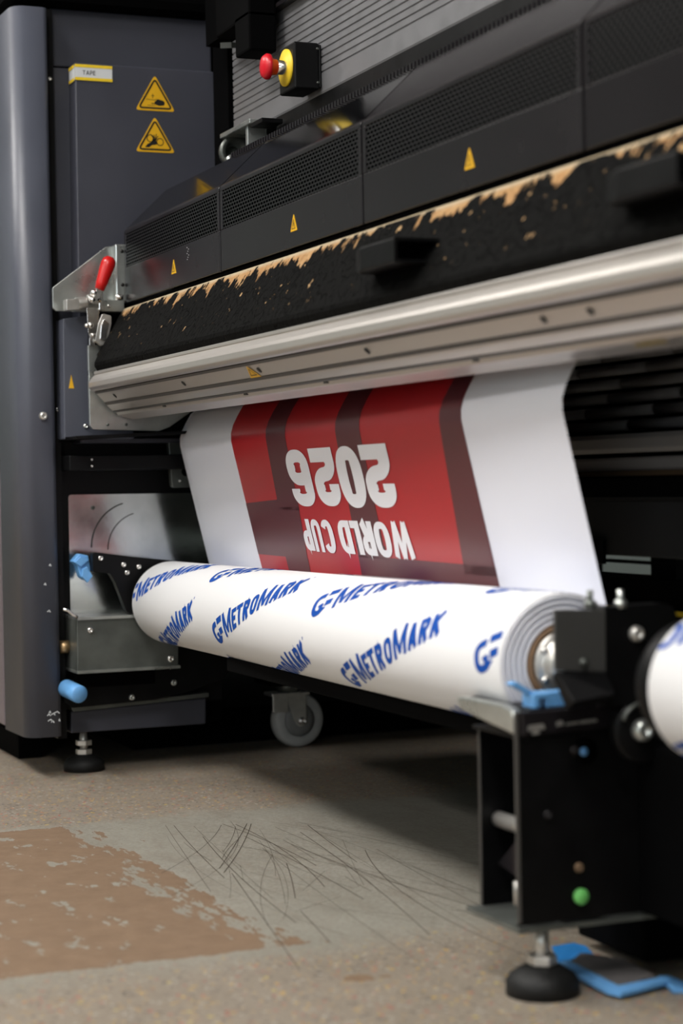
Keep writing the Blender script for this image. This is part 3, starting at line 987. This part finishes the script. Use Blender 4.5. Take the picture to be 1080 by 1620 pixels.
# ------------------------------------------------------------------ front covers with vents
covers = [
    (-3.45, -2.909, 'leftmost charcoal vented front cover, with a dark red reflection and small yellow warning sign', -3.150),
    (-2.903, -2.333, 'second charcoal vented front cover from the left, above the middle of the padded beam', -2.580),
    (-2.327, -1.752, 'third charcoal front cover, with glossy sloping top and yellow triangle at the upper right', -2.0125),
    (-1.746, -1.10, 'charcoal front cover cut by the right edge of the photo, partly in deep shadow', None)]
for i, (x0, x1, lab, lx) in enumerate(covers):
    t = thing('front_cover', lab, 'machine cover', ((x0 + x1) / 2, 1.03, .878), 'front covers of the printer')
    MB().box(x0, x1, 1.000, 1.006, .878, .943).build('cover_face', 'cover', t, .0015)
    b = MB()
    b.box(x0, x0 + .010, 1.000, 1.006, .943, 1.004).box(x1 - .010, x1, 1.000, 1.006, .943, 1.004)
    b.prism([(1.000, 1.004), (1.000, 1.0095), (1.0015, 1.0125), (1.006, 1.0165), (1.012, 1.0165), (1.006, 1.004)], x0, x1)
    b.build('vent_frame', 'cover', t, .0008)
    MB().box(x0 + .010, x1 - .010, 1.0012, 1.005, .943, 1.004).build('vent_grille', 'grille', t)
    MB().prism([(1.006, 1.0165), (1.082, 1.0895), (1.086, 1.0865), (1.012, 1.0130)], x0, x1).build('sloping_top', 'gloss_black' if i < 2 else 'cover', t)
    if lx:
        s_ = MB().prism([(lx - .0125, .9005), (lx + .0125, .9005), (lx, .9245)], .9992, .99995, 'y').build('warning_sign', 'yellow', t)
        b = MB()
        for q in stroke([(lx - .0065, .904), (lx + .0065, .904), (lx, .917), (lx - .0065, .904)], .0012, .01, True) + stroke([(lx, .9065), (lx, .9125)], .0014):
            b.add([(p[0], .9989, p[1]) for p in q], [(0, 1, 2, 3)])
        b.build('pictogram', 'ink', s_, fix=False)
    if i == 0:
        b = MB()
        for k in range(7):
            b.cyl((x0 + .375 + .004 * (k % 3), .9994, .916 + .0033 * k), (x0 + .375 + .004 * (k % 3), .9998, .916 + .0033 * k), .0008, 6)
        b.build('white_specks', 'white_label', t)
MB()
hb = thing('hood_frame', 'dark frame behind the covers with a toothed ridge below the grey shutter', 'machine frame', (-2.2, 1.15, .87))
MB().box(-3.45, -1.0, 1.008, 1.20, .868, .877).box(-3.45, -1.0, 1.09, 1.20, .877, 1.085).build('inner_body', 'dark', hb)
MB().prism([(1.086, 1.083), (1.19, 1.117), (1.19, 1.162), (1.165, 1.162), (1.165, 1.119), (1.100, 1.096)], -3.08, -1.0).build('hood_beam', 'black', hb)
b = MB()
x = -3.08
while x < -1.2:
    b.box(x, x + .0065, 1.082, 1.088, 1.0885, 1.098)
    x += .0115
b.box(-3.08, -1.2, 1.0865, 1.0885, 1.086, 1.0975)
b.build('toothed_ridge', 'cover', hb)

# grey ribbed shutter
sprof = [(1.168, 1.162), (1.166, 1.166), (1.166, 1.196)]
z = 1.196
while z < 1.325:
    sprof += [(1.168, z + .0008), (1.168, z + .0020), (1.166, z + .0030), (1.166, z + .0112)]
    z += .0118
sprof += [(1.166, 1.338), (1.175, 1.338), (1.175, 1.162)]
sho = tag(MB().prism(sprof, -3.30, -1.0).build('ribbed_shutter', 'shutter'), 'grey ribbed metal shutter panel behind the emergency stop button', 'shutter')
hd_ = thing('shutter_headbox', 'black headbox with a pale edge above the ribbed shutter', 'housing', (-2.2, 1.3, 1.34))
MB().box(-3.09, -1.0, 1.155, 1.7, 1.345, 1.9).build('headbox_shell', 'dark', hd_)
MB().box(-3.085, -1.0, 1.150, 1.166, 1.3365, 1.3435).build('headbox_edge', 'cover', hd_)
MB().box(-3.40, -3.09, 1.15, 1.7, 1.35, 1.9).build('headbox_end', 'dark', hd_)
MB().box(-3.20, -3.03, 1.10, 1.15, 1.318, 1.44).box(-3.10, -3.03, 1.10, 1.15, 1.262, 1.33).build('hanging_block', 'dark', hd_, .004)
MB().obox((-3.235, 1.135, 1.316), (.030, .0, -.006), (0, .004, 0), (0, 0, .005)).build('latch_strip', 'galv_dull', hd_)
scr_ = MB().box(-3.495, -3.41, 1.195, 1.30, .98, 1.9)
tag(scr_.build('black_post', 'dark'), 'black upright post between the slate cabinet and the ribbed shutter', 'post')

# emergency stop
es = thing('emergency_stop', 'red emergency stop button with yellow disc on a black box', 'emergency stop button', (-2.92, 1.13, 1.16))
ey, ez, ex = 1.118, 1.2075, -2.905
MB().box(ex - .034, ex + .034, ey, ey + .043, ez - .039, ez + .036).build('button_box', 'black', es, .003)
MB().box(ex - .033, ex + .033, ey + .043, ey + .0475, ez - .036, ez + .034).build('box_lid', 'black', es, .002)
for dz in (-.028, .026):
    screw((ex + .0335, ey + .040, ez + dz), (1, 0, 0), .0022, es, m='galv_dull')
for (nm, m_, pr_) in (('yellow_disc', 'yellow_bright', [(0, .0295), (.003, .0295), (.003, .0001)]),
                      ('button_collar', 'chrome', [(0, .0115), (.024, .0115), (.024, .0001)]),
                      ('red_button', 'red_button', [(.018, .0001), (.018, .0125), (.028, .0140), (.030, .0205), (.035, .0205), (.040, .017), (.0425, .010), (.043, .0001)])):
    MB().lathe(pr_, (ex, ey, ez), (0, -1, 0), 32).build(nm, m_, es)

# motor bracket and pulley
mo = thing('pulley_bracket', 'small steel bracket plate with a grey pulley at the end of the hood', 'bracket', (-3.15, 1.14, 1.12))
MB().box(-3.245, -3.09, 1.12, 1.16, 1.152, 1.160).build('bracket_plate', 'galv', mo, .001)
MB().box(-3.085, -3.03, 1.12, 1.158, 1.143, 1.151).build('bracket_tab', 'black', mo, .001)
MB().box(-3.125, -3.115, 1.125, 1.16, 1.09, 1.152).build('bracket_leg', 'galv', mo, .001)
MB().lathe([(0, .012), (0, .027), (.014, .029), (.014, .019), (-.02, .017), (-.02, .0001)], (-3.24, 1.142, 1.127), (1, 0, 0), 28).build('pulley', 'galv_dull', mo)
MB().lathe([(0, .004), (0, .0095), (.012, .0095), (.012, .004)], (-3.222, 1.130, 1.110), (1, 0, 0), 20).build('pulley_hub', 'galv', mo)

# ------------------------------------------------------------------ printed banner coming down to the roll
AM = Vector((.99889084, -.04708608, 0))
# profile of the sheet below the rail, as seen from the near edge: (s, y, z); s = 0 at the bulge
CURVE = [(-.145, 1.130, .688), (-.095, 1.082, .690), (-.070, 1.058, .684), (-.052, 1.043, .672), (-.036, 1.0325, .655), (-.020, 1.0245, .6395), (-.006, 1.0205, .6255),
         (.006, 1.0207, .6130), (.020, 1.0235, .600), (.10, 1.0420, .5215), (.217, 1.0690, .4083), (.262, 1.0800, .3650), (.275, 1.0818, .3500), (.29, 1.0815, .335)]


def banner_point(u, s, lift=0.0):
    c = CURVE
    i = 0
    while i < len(c) - 2 and s > c[i + 1][0]:
        i += 1
    (s0, y0, z0), (s1, y1, z1) = c[i], c[i + 1]
    t = (s - s0) / (s1 - s0)
    p = Vector((-1.84, y0 + (y1 - y0) * t, z0 + (z1 - z0) * t)) + AM * u
    n_ = Vector((0, -(z0 - z1), (y0 - y1))).normalized() * 1.0
    if n_.y > 0:
        n_ = -n_
    return p + n_ * lift


svals = sorted(set([c[0] for c in CURVE] + [-.045, -.028, -.013, 0, .013, .03, .05, .15, .19, .24]))
ban = thing('printed_banner', 'white banner film with red panel and upside down white lettering', 'banner', banner_point(-.8, .262))
UL = -1.598


def sheet(ul, ur, s0, s1, lift, name, m, parent, nu=12, fn=None):
    sv = [s0] + [s for s in svals if s0 < s < s1] + [s1]
    b = MB()
    vs_, fs_ = [], []
    for s in sv:
        k = (s - s0) / (s1 - s0)
        a = ul[0] + (ul[1] - ul[0]) * k
        c = ur[0] + (ur[1] - ur[0]) * k
        for j in range(nu + 1):
            vs_.append(banner_point(a + (c - a) * j / nu, s, lift))
    for i in range(len(sv) - 1):
        for j in range(nu):
            fs_.append((i * (nu + 1) + j, i * (nu + 1) + j + 1, (i + 1) * (nu + 1) + j + 1, (i + 1) * (nu + 1) + j))
    b.add(vs_, fs_, True)
    return b.build(name, m, parent, fix=False)


fl = sheet((UL, UL), (0, 0), -.145, .29, 0, 'banner_film', 'banner', ban, 24)
red = sheet((-1.262, -1.262), (-.276, -.276), -.145, .29, .0005, 'red_field', 'red_ink', ban, 16)
pr_ = thing
for (a, c, s0, s1) in (((-1.040, -1.086), (-.945, -.982), -.145, .125), ((-1.262, -1.262), (-.982, -1.000), .12, .205),
                       ((-1.112, -1.112), (-.998, -1.012), .205, .29),
                       ((-.712, -.758), (-.622, -.645), -.145, .180), ((-.322, -.375), (-.276, -.276), -.145, .205),
                       ((-.760, -.775), (-.276, -.276), .192, .29), ((-.758, -.760), (-.640, -.645), .175, .195)):
    sheet(a, c, s0, s1, .0009, 'maroon_stripe', 'maroon_ink', ban, 8)
# two slanting stripe edges drawn as wedges
for pts in (((-1.262, .115), (-1.082, .108), (-1.082, .125), (-1.262, .125)),):
    decal([pts], lambda a, c: banner_point(a, c, .0010), 'maroon_stripe', 'maroon_ink', ban)


def banner_text(txt, s0):
    q = []
    for ch, ur, w, h, t, th in txt:
        for quad in glyph(ch, w, h, t, th):
            q.append([(ur - p[0], s0 + p[1]) for p in quad])
    return q


n2026 = [('2', -.5455, .108, .090, .044, .0215), ('0', -.659, .104, .091, .042, .0205), ('2', -.769, .104, .089, .042, .0215), ('6', -.886, .106, .090, .040, .0200)]
decal(banner_text(n2026, .0285), lambda a, c: banner_point(a, c, .0014), 'year_lettering', 'white_ink', ban)
wc = [('W', -.531, .075, .0515, .0165, .012), ('O', -.611, .060, .0525, .021, .0105), ('R', -.674, .050, .0515, .021, .0105), ('L', -.727, .038, .0515, .021, .0115), ('D', -.768, .054, .0515, .021, .0105),
      ('C', -.846, .052, .0530, .020, .0105), ('U', -.902, .042, .0525, .015, .0100), ('P', -.948, .043, .0515, .0185, .0100)]
decal(banner_text(wc[:5], .1390), lambda a, c: banner_point(a, c, .0014), 'title_lettering', 'white_ink', ban)
decal(banner_text(wc[5:], .1390), lambda a, c: banner_point(a, c, .0014), 'title_lettering', 'white_ink', ban)

# ------------------------------------------------------------------ paper rolls
RN, RF = Vector((-1.8207, 1.0068, .3405)), Vector((-3.4371, 1.0744, .3222))
AX = (RN - RF).normalized()
UPV = (Vector((0, 0, 1)) - AX * AX.z).normalized()
FRV = (AX.cross(UPV))
if FRV.y > 0:
    FRV = -FRV
RR = .0763


def roll_map(org, rad, lift=.00045):
    def f(a, s):
        th = s / rad
        return org + AX * a + (UPV * math.cos(th) + FRV * math.sin(th)) * (rad + lift)
    return f


def logo_quads():
    """wordmark in metres, baseline along +x"""
    sh_ = .10
    q = []
    G = stroke(sup(.024, .0185, .0175, .0135, 72, 300, 22) + [(.030, .0060), (.031, .0165)], (.0115, .0085), .004) + stroke([(.021, .0150), (.0345, .0165)], .004, .004)
    q += G
    q += stroke([(.0375, .0335), (.064, .0335)], .0095, .004) + stroke([(.0400, .0160), (.060, .0160)], .0095, .004)
    for ch, x0, w, h in (('M', .071, .044, .0375), ('E', .121, .022, .032), ('T', .146, .026, .032), ('R', .177, .026, .032), ('O', .209, .027, .032), ('M', .241, .042, .037), ('A', .287, .028, .032), ('R', .319, .026, .032), ('K', .350, .028, .032)):
        q += shift(glyph(ch, w, h, .0096 if ch not in 'M' else .0094, .0070), x0, 0, 0)
    q = [tuple(Vector((p[0] + sh_ * p[1] * .6, p[1])) for p in z_) for z_ in q]
    q += stroke(arc(.3855, .034, .0016, .0016, 0, 360, 8), .0012, .01, True)
    return q


LQ = logo_quads()
E1, E2 = Vector((.9577, -.2879)), Vector((-.2879, -.9577))


def put_logo(parent, a0, s0, fmap, length, rad):
    out = []
    for q in LQ:
        pts = [(a0 + E1.x * p[0] + E2.x * p[1], s0 + E1.y * p[0] + E2.y * p[1]) for p in q]
        ca = sum(p[0] for p in pts) / 4
        if all(.0005 < p[0] < length - .0005 for p in pts):
            out.append(pts)
    if out:
        decal(out, fmap, 'printed_logo', 'blue_ink', parent)


def end_profile(rad, core, side):
    """wound edge: rounded ridges of film"""
    pr = []
    n_ = 5
    w_ = (rad - core) / n_
    for i in range(n_):
        r0 = core + i * w_
        for k, (f, h) in enumerate(((.05, -.010), (.22, .000), (.5, .0025), (.78, .000), (.95, -.010))):
            pr.append((side * h, r0 + w_ * f))
    return pr


CORE = .0430
roll = thing('paper_roll', 'big white paper roll printed with blue logos, taking up the banner', 'paper roll', RF + (RN - RF) / 2 - Vector((0, 0, RR)))
LEN = (RN - RF).length
b = MB()
b.lathe([(0, CORE), (0, RR - .001), (.001, RR), (LEN - .001, RR), (LEN, RR - .0008)], RF, AX, 96)
b.build('wound_film', 'paper', roll)
b = MB()
pf = end_profile(RR - .0008, CORE, 1)
b.lathe(pf, RN, AX, 64)
b.lathe([(-.007, CORE), (-.007, RR - .001)], RN, AX, 64)
b.build('wound_edge', 'layer', roll)
MB().lathe([(LEN - .03, .0375), (LEN + .003, .0375), (LEN + .003, CORE), (LEN - .03, CORE)], RF, AX, 48).build('core_tube', 'cardboard', roll)
lv1 = Vector((.560, .034))
lv2 = Vector((.0875, .1015))
fm = roll_map(RF, RR)
g0 = Vector((.5249, .1688))
for i in range(-3, 4):
    for j in range(-3, 3):
        p = g0 + lv1 * i + lv2 * j
        if -.40 < p.x < LEN and -.12 < p.y < .36:
            put_logo(roll, p.x, p.y, fm, LEN, RR)
# overlapping loose edge of film on the roll
b = MB()
for (a0, a1) in ((.90, 1.24),):
    pts = [roll_map(RF, RR, .0012)(a0 + (a1 - a0) * k / 20, -.004 - (.006 if 1 < k < 19 else 0)) for k in range(21)]
    pts2 = [roll_map(RF, RR, .0006)(a0 + (a1 - a0) * k / 20, -.03) for k in range(21)]
    b.add(pts + pts2, [(k, k + 1, 22 + k, 21 + k) for k in range(20)], True)
b.build('film_overlap', 'paper', roll, fix=False)

# spindle with chuck seen inside the core
spd = thing('spindle', 'steel spindle chuck inside the near end of the big paper roll', 'spindle', RN)
MB().lathe([(-.02, .0001), (-.02, .0365), (.004, .0365), (.006, .033), (.006, .028), (.012, .027), (.022, .020), (.022, .0001)], RN, AX, 36).build('chuck', 'white_zinc', spd)
MB().cyl(RN + AX * .02, RN + AX * .075, .011).build('shaft', 'white_zinc', spd)
b = MB()
for k in range(6):
    a = math.radians(60 * k)
    c_ = RN + (UPV * math.cos(a) + FRV * math.sin(a)) * .031
    b.cyl(c_, c_ + AX * .011, .0035, 12)
b.build('chuck_bolts', 'chrome', spd)

# second roll, nearer, cut by the right edge of the photo
R2 = RN + AX * .335
R2 = Vector((-1.5125, .9936, .3443))
RAD2 = .0700
r2 = thing('paper_roll', 'white paper roll with blue logo cut off by the right edge of the photo', 'paper roll', R2 + AX * .4 - Vector((0, 0, RAD2)))
L2 = .85
MB().lathe([(0, CORE), (0, RAD2 - .001), (.001, RAD2), (L2, RAD2), (L2, CORE)], R2, AX, 80).build('wound_film', 'paper', r2)
f2 = roll_map(R2, RAD2)
for i in range(-1, 2):
    for j in range(-2, 3):
        p = Vector((-.203, .1335)) + lv1 * i + lv2 * j
        if -.4 < p.x < L2 and -.15 < p.y < .36:
            put_logo(r2, p.x, p.y, f2, L2, RAD2)
for x_, nm in ((R2, 0),):
    MB().lathe([(-.05, .0001), (-.05, .055), (-.035, .062), (-.020, .062), (-.012, .050), (0, .045), (0, .0001)], x_, AX, 48).build('drive_flange', 'black', r2)
    b = MB()
    for k in range(12):
        a = math.radians(30 * k)
        c_ = x_ + (UPV * math.cos(a) + FRV * math.sin(a)) * .053 - AX * .022
        t_ = (UPV * -math.sin(a) + FRV * math.cos(a))
        b.obox(c_, AX * .006, t_ * .009, (UPV * math.cos(a) + FRV * math.sin(a)) * .006)
    b.build('flange_teeth', 'white_zinc', r2, .002)

# ------------------------------------------------------------------ near take-up stand
st = thing('take_up_stand', 'black steel take-up stand with open front at the lower right', 'machine stand', (-1.80, 1.0, 0))
MB().prism([(.913, .080), (1.42, .083), (1.42, .30), (.913, .300)], -1.760, -1.757).build('near_side_plate', 'black', st, .0005)
MB().prism([(.930, .074), (1.25, .078), (1.25, .27), (.930, .27)], -1.878, -1.874).build('far_side_plate', 'black', st, .0005)
MB().box(-1.878, -1.757, 1.16, 1.164, .08, .29).build('back_plate', 'dark', st)
MB().box(-1.880, -1.757, .914, 1.16, .072, .077).build('bottom_plate', 'galv_dull', st)
MB().box(-1.880, -1.755, .925, 1.42, .270, .274).build('top_plate', 'black', st, .001)
MB().cyl((-1.874, .952, .170), (-1.758, .952, .170), .0085).build('tie_rod', 'white_zinc', st)
MB().prism([(-1.873, .1214), (-1.802, .1735), (-1.762, .190), (-1.762, .105)], .950, .953, 'y').build('inner_gusset', 'cover', st)
MB().cyl((-1.775, .925, .098), (-1.775, .925, .122), .0065, 14).build('white_spacer', 'white_zinc', st)
MB().box(-1.7585, -1.755, .9125, .9165, .083, .30).build('edge_trim', 'alu_dark', st, .0005)
MB().box(-1.8755, -1.8725, .9290, .9310, .075, .27).build('far_edge_trim', 'alu_dark', st, .0005)
screw((-1.757, .949, .1925), (1, 0, 0), .005, st, m='cover')
screw((-1.757, .9847, .1345), (1, 0, 0), .005, st, m='brown')
screw((-1.757, .982, .257), (1, 0, 0), .0055, st, m='cover')
MB().lathe([(0, .0001), (0, .008), (.004, .0085), (.006, .007), (.006, .0001)], (-1.757, .9855, .1045), (1, 0, 0), 16).build('green_plug', 'green', st)
MB().cyl((-1.757, .994, .255), (-1.7555, .994, .255), .0145, 20).build('plate_opening', 'dark', st)
MB().cyl((-1.756, .992, .255), (-1.754, .992, .255), .0045, 14).build('blue_plug', 'blue_plastic', st)
levelling_foot(st, -1.785, .955, .073, .0390, .030, nuts=1)

# sloping zinc tray at the top of the stand
tr = thing('catch_tray', 'bent zinc tray edge jutting out below the near end of the big roll', 'tray', (-1.83, .93, .28))
MB().prism([(-1.905, .3015), (-1.895, .3035), (-1.800, .3045), (-1.775, .3010), (-1.757, .2800), (-1.757, .2745), (-1.775, .276), (-1.895, .2885)], .918, .930, 'y').build('tray_edge', 'galv', tr, .003)
MB().prism([(.930, .299), (1.10, .300), (1.10, .3035), (.930, .3025)], -1.90, -1.757).build('tray_floor', 'black', tr)
MB().prism([(.918, .276), (1.02, .278), (1.035, .303), (.918, .301)], -1.7565, -1.7505).build('tray_front', 'cover', tr, .002)
b = MB()
for (ya, yb_, za, zb) in ((.924, .944, .2815, .2880), (.929, .938, .277, .283), (.957, .966, .284, .290), (.968, .985, .2845, .2875), (.985, 1.006, .2850, .2890)):
    b.prism(rounded([(ya, za), (yb_, za + .001), (yb_ - .002, zb), (ya + .001, zb - .001)], .001), -1.7508, -1.7490)
b.build('bright_scrapes', 'white_zinc', tr, .001)

# pillow block that carries the spindles
pb = thing('spindle_support', 'dark grey spindle support block with a flat grey face plate, above the stand', 'bearing block', (-1.74, 1.0, .303))
MB().prism([(.9413, .4065), (1.0006, .4045), (1.0000, .3400), (.9405, .3450)], -1.724, -1.720).build('face_plate', mat('grey_face_plate', (0.055, 0.054, 0.052), .45, .1, .06, 20), pb, .0012)
MB().add([(-1.720, .9405, .345), (-1.720, 1.000, .340), (-1.685, .990, .322), (-1.690, .945, .316), (-1.726, .9405, .338), (-1.726, 1.0, .333), (-1.700, .990, .312), (-1.705, .945, .306)],
         [(0, 1, 2, 3), (7, 6, 5, 4), (0, 4, 5, 1), (1, 5, 6, 2), (2, 6, 7, 3), (3, 7, 4, 0)]).build('sloping_foot', 'black', pb, .001)
MB().prism(rounded([(.995, .304), (1.09, .304), (1.10, .34), (1.085, .402), (1.07, .408), (.995, .407)], .01), -1.745, -1.722).build('bearing_plate', 'black', pb, .001)
MB().box(-1.745, -1.7355, .965, .995, .304, .40).build('rear_plate', 'dark', pb)
MB().cyl((-1.722, .9725, .352), (-1.715, .9725, .352), .004, 12).build('small_peg', 'galv_dull', pb)
screw((-1.722, 1.0368, .3777), (1, 0, 0), .0085, pb, 'bolt', 'white_zinc', .007)
for x, y, m_ in ((-1.735, .991, 'galv_dull'), (-1.725, 1.021, 'galv')):
    o = MB().cyl((x, y, .405), (x, y, .424), .0035, 12)
    o.cyl((x, y, .405), (x, y, .413), .0065, 6)
    o.build('top_stud', m_, pb)
lw = thing('lower_bearing', 'round black bearing with a large bolt beside the second roll', 'bearing', (-1.72, 1.05, .25))
MB().lathe([(0, .0001), (0, .034), (.012, .034), (.014, .030), (.014, .0001)], (-1.735, 1.045, .277), (1, 0, 0), 32).build('bearing_disc', 'black', lw)
screw((-1.721, 1.0409, .2781), (1, 0, 0), .012, lw, 'large_bolt', 'galv', .010)
MB().tube([(-1.718, 1.045 + .028 * math.cos(t), .283 + .024 * math.sin(t)) for t in [1.2 + .15 * i for i in range(12)]], .0025).build('spring_clip', 'galv_dull', lw)

bc2 = thing('blue_clip', 'light blue plastic clip in front of the near end of the big roll', 'clip', (-1.775, .955, .298))
MB().prism([(.9395, .300), (.9395, .3165), (.9455, .3175), (.958, .3175), (.958, .300), (.956, .300), (.956, .312), (.9465, .312), (.9465, .300)], -1.79, -1.765).build('clip_frame', 'blue_plastic', bc2, .0008)
MB().prism([(.958, .3005), (.958, .3175), (.984, .3175), (.989, .3225), (.989, .3165), (.980, .311), (.980, .300)], -1.79, -1.768).build('clip_block', 'blue_plastic', bc2, .0008)
MB().prism([(.9165, .3275), (.924, .3300), (.945, .3175), (.945, .3125)], -1.785, -1.772).build('clip_tongue', 'blue_plastic', bc2, .0008)

# dark drive body at the right edge
db = thing('drive_unit', 'black drive unit at the right edge behind the stand plate', 'machine part', (-1.6, 1.25, .02))
MB().box(-1.756, -1.45, 1.055, 1.42, .080, .262).build('drive_body', 'dark', db, .006)
MB().prism([(1.090, .012), (1.42, .012), (1.42, .072), (1.085, .072)], -1.95, -1.80).build('drive_skirt', 'dark', db, .004)
b = MB()
b.tube([(-1.7515, 1.078, .175), (-1.7515, 1.074, .162), (-1.7515, 1.070, .150)], .0018)
b.tube([(-1.7505, 1.072, .125), (-1.7505, 1.078, .112), (-1.7505, 1.070, .100)], .0018)
b.build('scuffs', 'galv_dull', db)

# cross tube between the two stands
tag(MB().box(-2.95, -1.88, 1.012, 1.06, .238, .2595).build('cross_tube', 'dark', None, .002), 'black square cross tube under the big paper roll', 'tube')

# blue film scraps on the floor
fs_ = thing('film_offcut', 'blue film offcut with grey tape lying on the floor behind the near foot', 'film scrap', (-1.9, 1.07, 0))
def slab(top, th, m, name):
    """thin bent sheet with a small real thickness"""
    n_ = len(top)
    b_ = MB()
    b_.add(top + [(x_, y_, max(.0004, z_ - th)) for x_, y_, z_ in top], [tuple(range(n_)), tuple(range(2 * n_ - 1, n_ - 1, -1))] + [(k, (k + 1) % n_, n_ + (k + 1) % n_, n_ + k) for k in range(n_)])
    return b_.build(name, m, fs_)


slab([(-1.945, 1.053, .004), (-1.942, 1.080, .006), (-1.925, 1.087, .005), (-1.885, 1.075, .004), (-1.871, 1.060, .008), (-1.873, 1.022, .006)], .001, 'blue_film', 'blue_piece')
slab([(-1.842, 1.016, .012), (-1.862, 1.045, .016), (-1.830, 1.078, .013), (-1.761, 1.076, .010), (-1.738, 1.017, .009)], .0012, 'grey_tape', 'grey_tape')
slab([(-1.868, 1.012, .006), (-1.850, 1.022, .013), (-1.742, 1.021, .0105), (-1.753, 1.083, .0105), (-1.741, 1.084, .009), (-1.722, 1.012, .008), (-1.740, 1.006, .008), (-1.826, 1.006, .011)], .004, 'blue_plastic', 'blue_edge')
slab([(-1.772, 1.088, .006), (-1.770, 1.098, .006), (-1.730, 1.104, .004), (-1.715, 1.090, .003), (-1.722, 1.074, .004), (-1.745, 1.078, .008)], .003, 'blue_plastic', 'blue_tail')

# ------------------------------------------------------------------ machine parts behind the banner
bs = thing('dryer_slats', 'stack of dark grey slats behind the right edge of the banner', 'slats', (-2.3, 1.32, .59))
MB().box(-3.50, -1.0, 1.35, 1.45, .585, .868).build('slat_backing', 'dark', bs)
rnd = random.Random(3)
for i in range(7):
    z0 = .603 + i * .0185
    x = -3.3 + (i % 3) * .07
    while x < -1.2:
        MB().cyl((x, 1.342 - i * .003, z0 + .006), (x + .17, 1.342 - i * .003, z0 + .006), .0072, 12).build('slat', 'pad', bs)
        x += .178
bt = thing('rear_profile', 'aluminium profile bar behind the banner, below the dark slats', 'profile bar', (-2.3, 1.31, .53))
MB().prism([(1.30, .571), (1.296, .577), (1.296, .590), (1.30, .596), (1.34, .596), (1.34, .571)], -3.45, -1.0).build('upper_bar', 'alu_matt', bt, .001)
MB().prism([(1.30, .548), (1.297, .551), (1.297, .562), (1.30, .565), (1.34, .565), (1.34, .548)], -3.45, -1.0).build('lower_bar', 'alu_matt', bt, .001)
MB().box(-3.45, -1.0, 1.302, 1.34, .541, .5475).build('brown_strip', 'brown', bt)
MB().box(-3.45, -1.0, 1.315, 1.36, .52, .60).build('bar_core', 'dark', bt)
fa = thing('rear_fascia', 'black sheet metal fascia behind the right side of the banner', 'panel', (-2.3, 1.3, .43))
MB().box(-3.45, -1.0, 1.295, 1.302, .437, .512).build('fascia_sheet', mat('satin_black_sheet', (0.05, 0.048, 0.048), .45, 0, .1, 8), fa, .001)
MB().box(-3.45, -1.0, 1.285, 1.34, .510, .538).build('fascia_lip', 'black', fa, .001)
MB().box(-3.45, -2.0, 1.284, 1.292, .5115, .5135).build('lip_edge', 'alu_dark', fa)
o = MB().box(-2.31, -2.222, 1.288, 1.295, .425, .458).build('hanger_bracket', 'black', fa, .001)
screw((-2.252, 1.288, .443), (0, -1, 0), .004, o, m='galv_dull')
MB().box(-3.45, -1.0, 1.296, 1.306, .4275, .4315).build('thin_rail', 'black', fa)
ub = thing('lower_rear_beam', 'deep black beam across the back below the light gap', 'beam', (-2.3, 1.3, .2))
MB().box(-3.45, -1.0, 1.28, 1.34, .20, .4105).build('beam_body', 'dark', ub)
MB().box(-2.19, -1.0, 1.272, 1.282, .3685, .374).build('yellow_strip', 'yellow_bright', ub)
MB().box(-2.12, -2.06, 1.30, 1.36, .405, .437).build('gap_block', 'black', ub)
MB().box(-3.45, -1.0, 1.34, 1.9, .188, .199).build('belly_pan', 'dark', ub)
tag(MB().box(-3.44, -1.0, 1.50, 1.9, .60, 1.15).box(-3.44, -1.0, 1.46, 1.9, .60, .64).build('machine_core', 'dark'), 'dark inner body of the printer above the rear profile', 'machine body')
tag(MB().box(-4.75, -2.9, 2.12, 2.16, .02, .20).build('rear_skirt', 'dark'), 'dark skirt at the rear underside of the printer', 'panel')
tag(MB().box(-4.22, -4.18, 1.30, 2.05, .008, .036).build('floor_rail', 'galv_dull'), 'dull metal rail on the floor far under the printer', 'rail')

# caster
ca = thing('caster_wheel', 'grey rubber caster wheel in a zinc fork under the printer', 'caster', (-3.70, 1.41, 0))
cc = Vector((-3.68, 1.412, .0555))
axd = Vector((1, .10, 0)).normalized()
o = MB().lathe([(-.014, .034), (-.016, .050), (-.010, .055), (.010, .055), (.016, .050), (.014, .034)], cc, axd, 48).build('tyre', 'wheel', ca)
MB().lathe([(-.012, .0001), (-.012, .034), (.012, .034), (.010, .020), (.014, .012), (.014, .0001)], cc, axd, 40).build('wheel_hub', 'wheel_rim', ca)
for s_ in (-1, 1):
    b = MB()
    off = axd * .021 * s_
    prof_ = [(1.385, .112), (1.402, .112), (1.424, .062), (1.421, .047), (1.410, .044), (1.401, .052)]
    prof_ = [(1.378, .112), (1.424, .112), (1.424, .060), (1.420, .046), (1.410, .043), (1.402, .050)]
    b.prism(rounded(prof_, .003), cc.x + off.x - .0015, cc.x + off.x + .0015)
    b.build('fork_side', 'white_zinc', ca, .0006)
MB().box(cc.x - .024, cc.x + .024, 1.350, 1.432, .108, .114).box(cc.x + .018, cc.x + .0235, 1.352, 1.385, .075, .110).build('fork_crown', 'white_zinc', ca, .001)
MB().lathe([(0, .0001), (0, .022), (.012, .026), (.018, .026), (.018, .0001)], (cc.x, 1.395, .113), (0, 0, 1), 28).build('swivel', 'galv_dull', ca)
MB().box(cc.x - .05, cc.x + .05, 1.34, 1.45, .131, .187).build('mount_plate', 'dark', ca)
screw(cc + axd * .0225, axd, .009, ca, 'axle_bolt', 'chrome', .008)
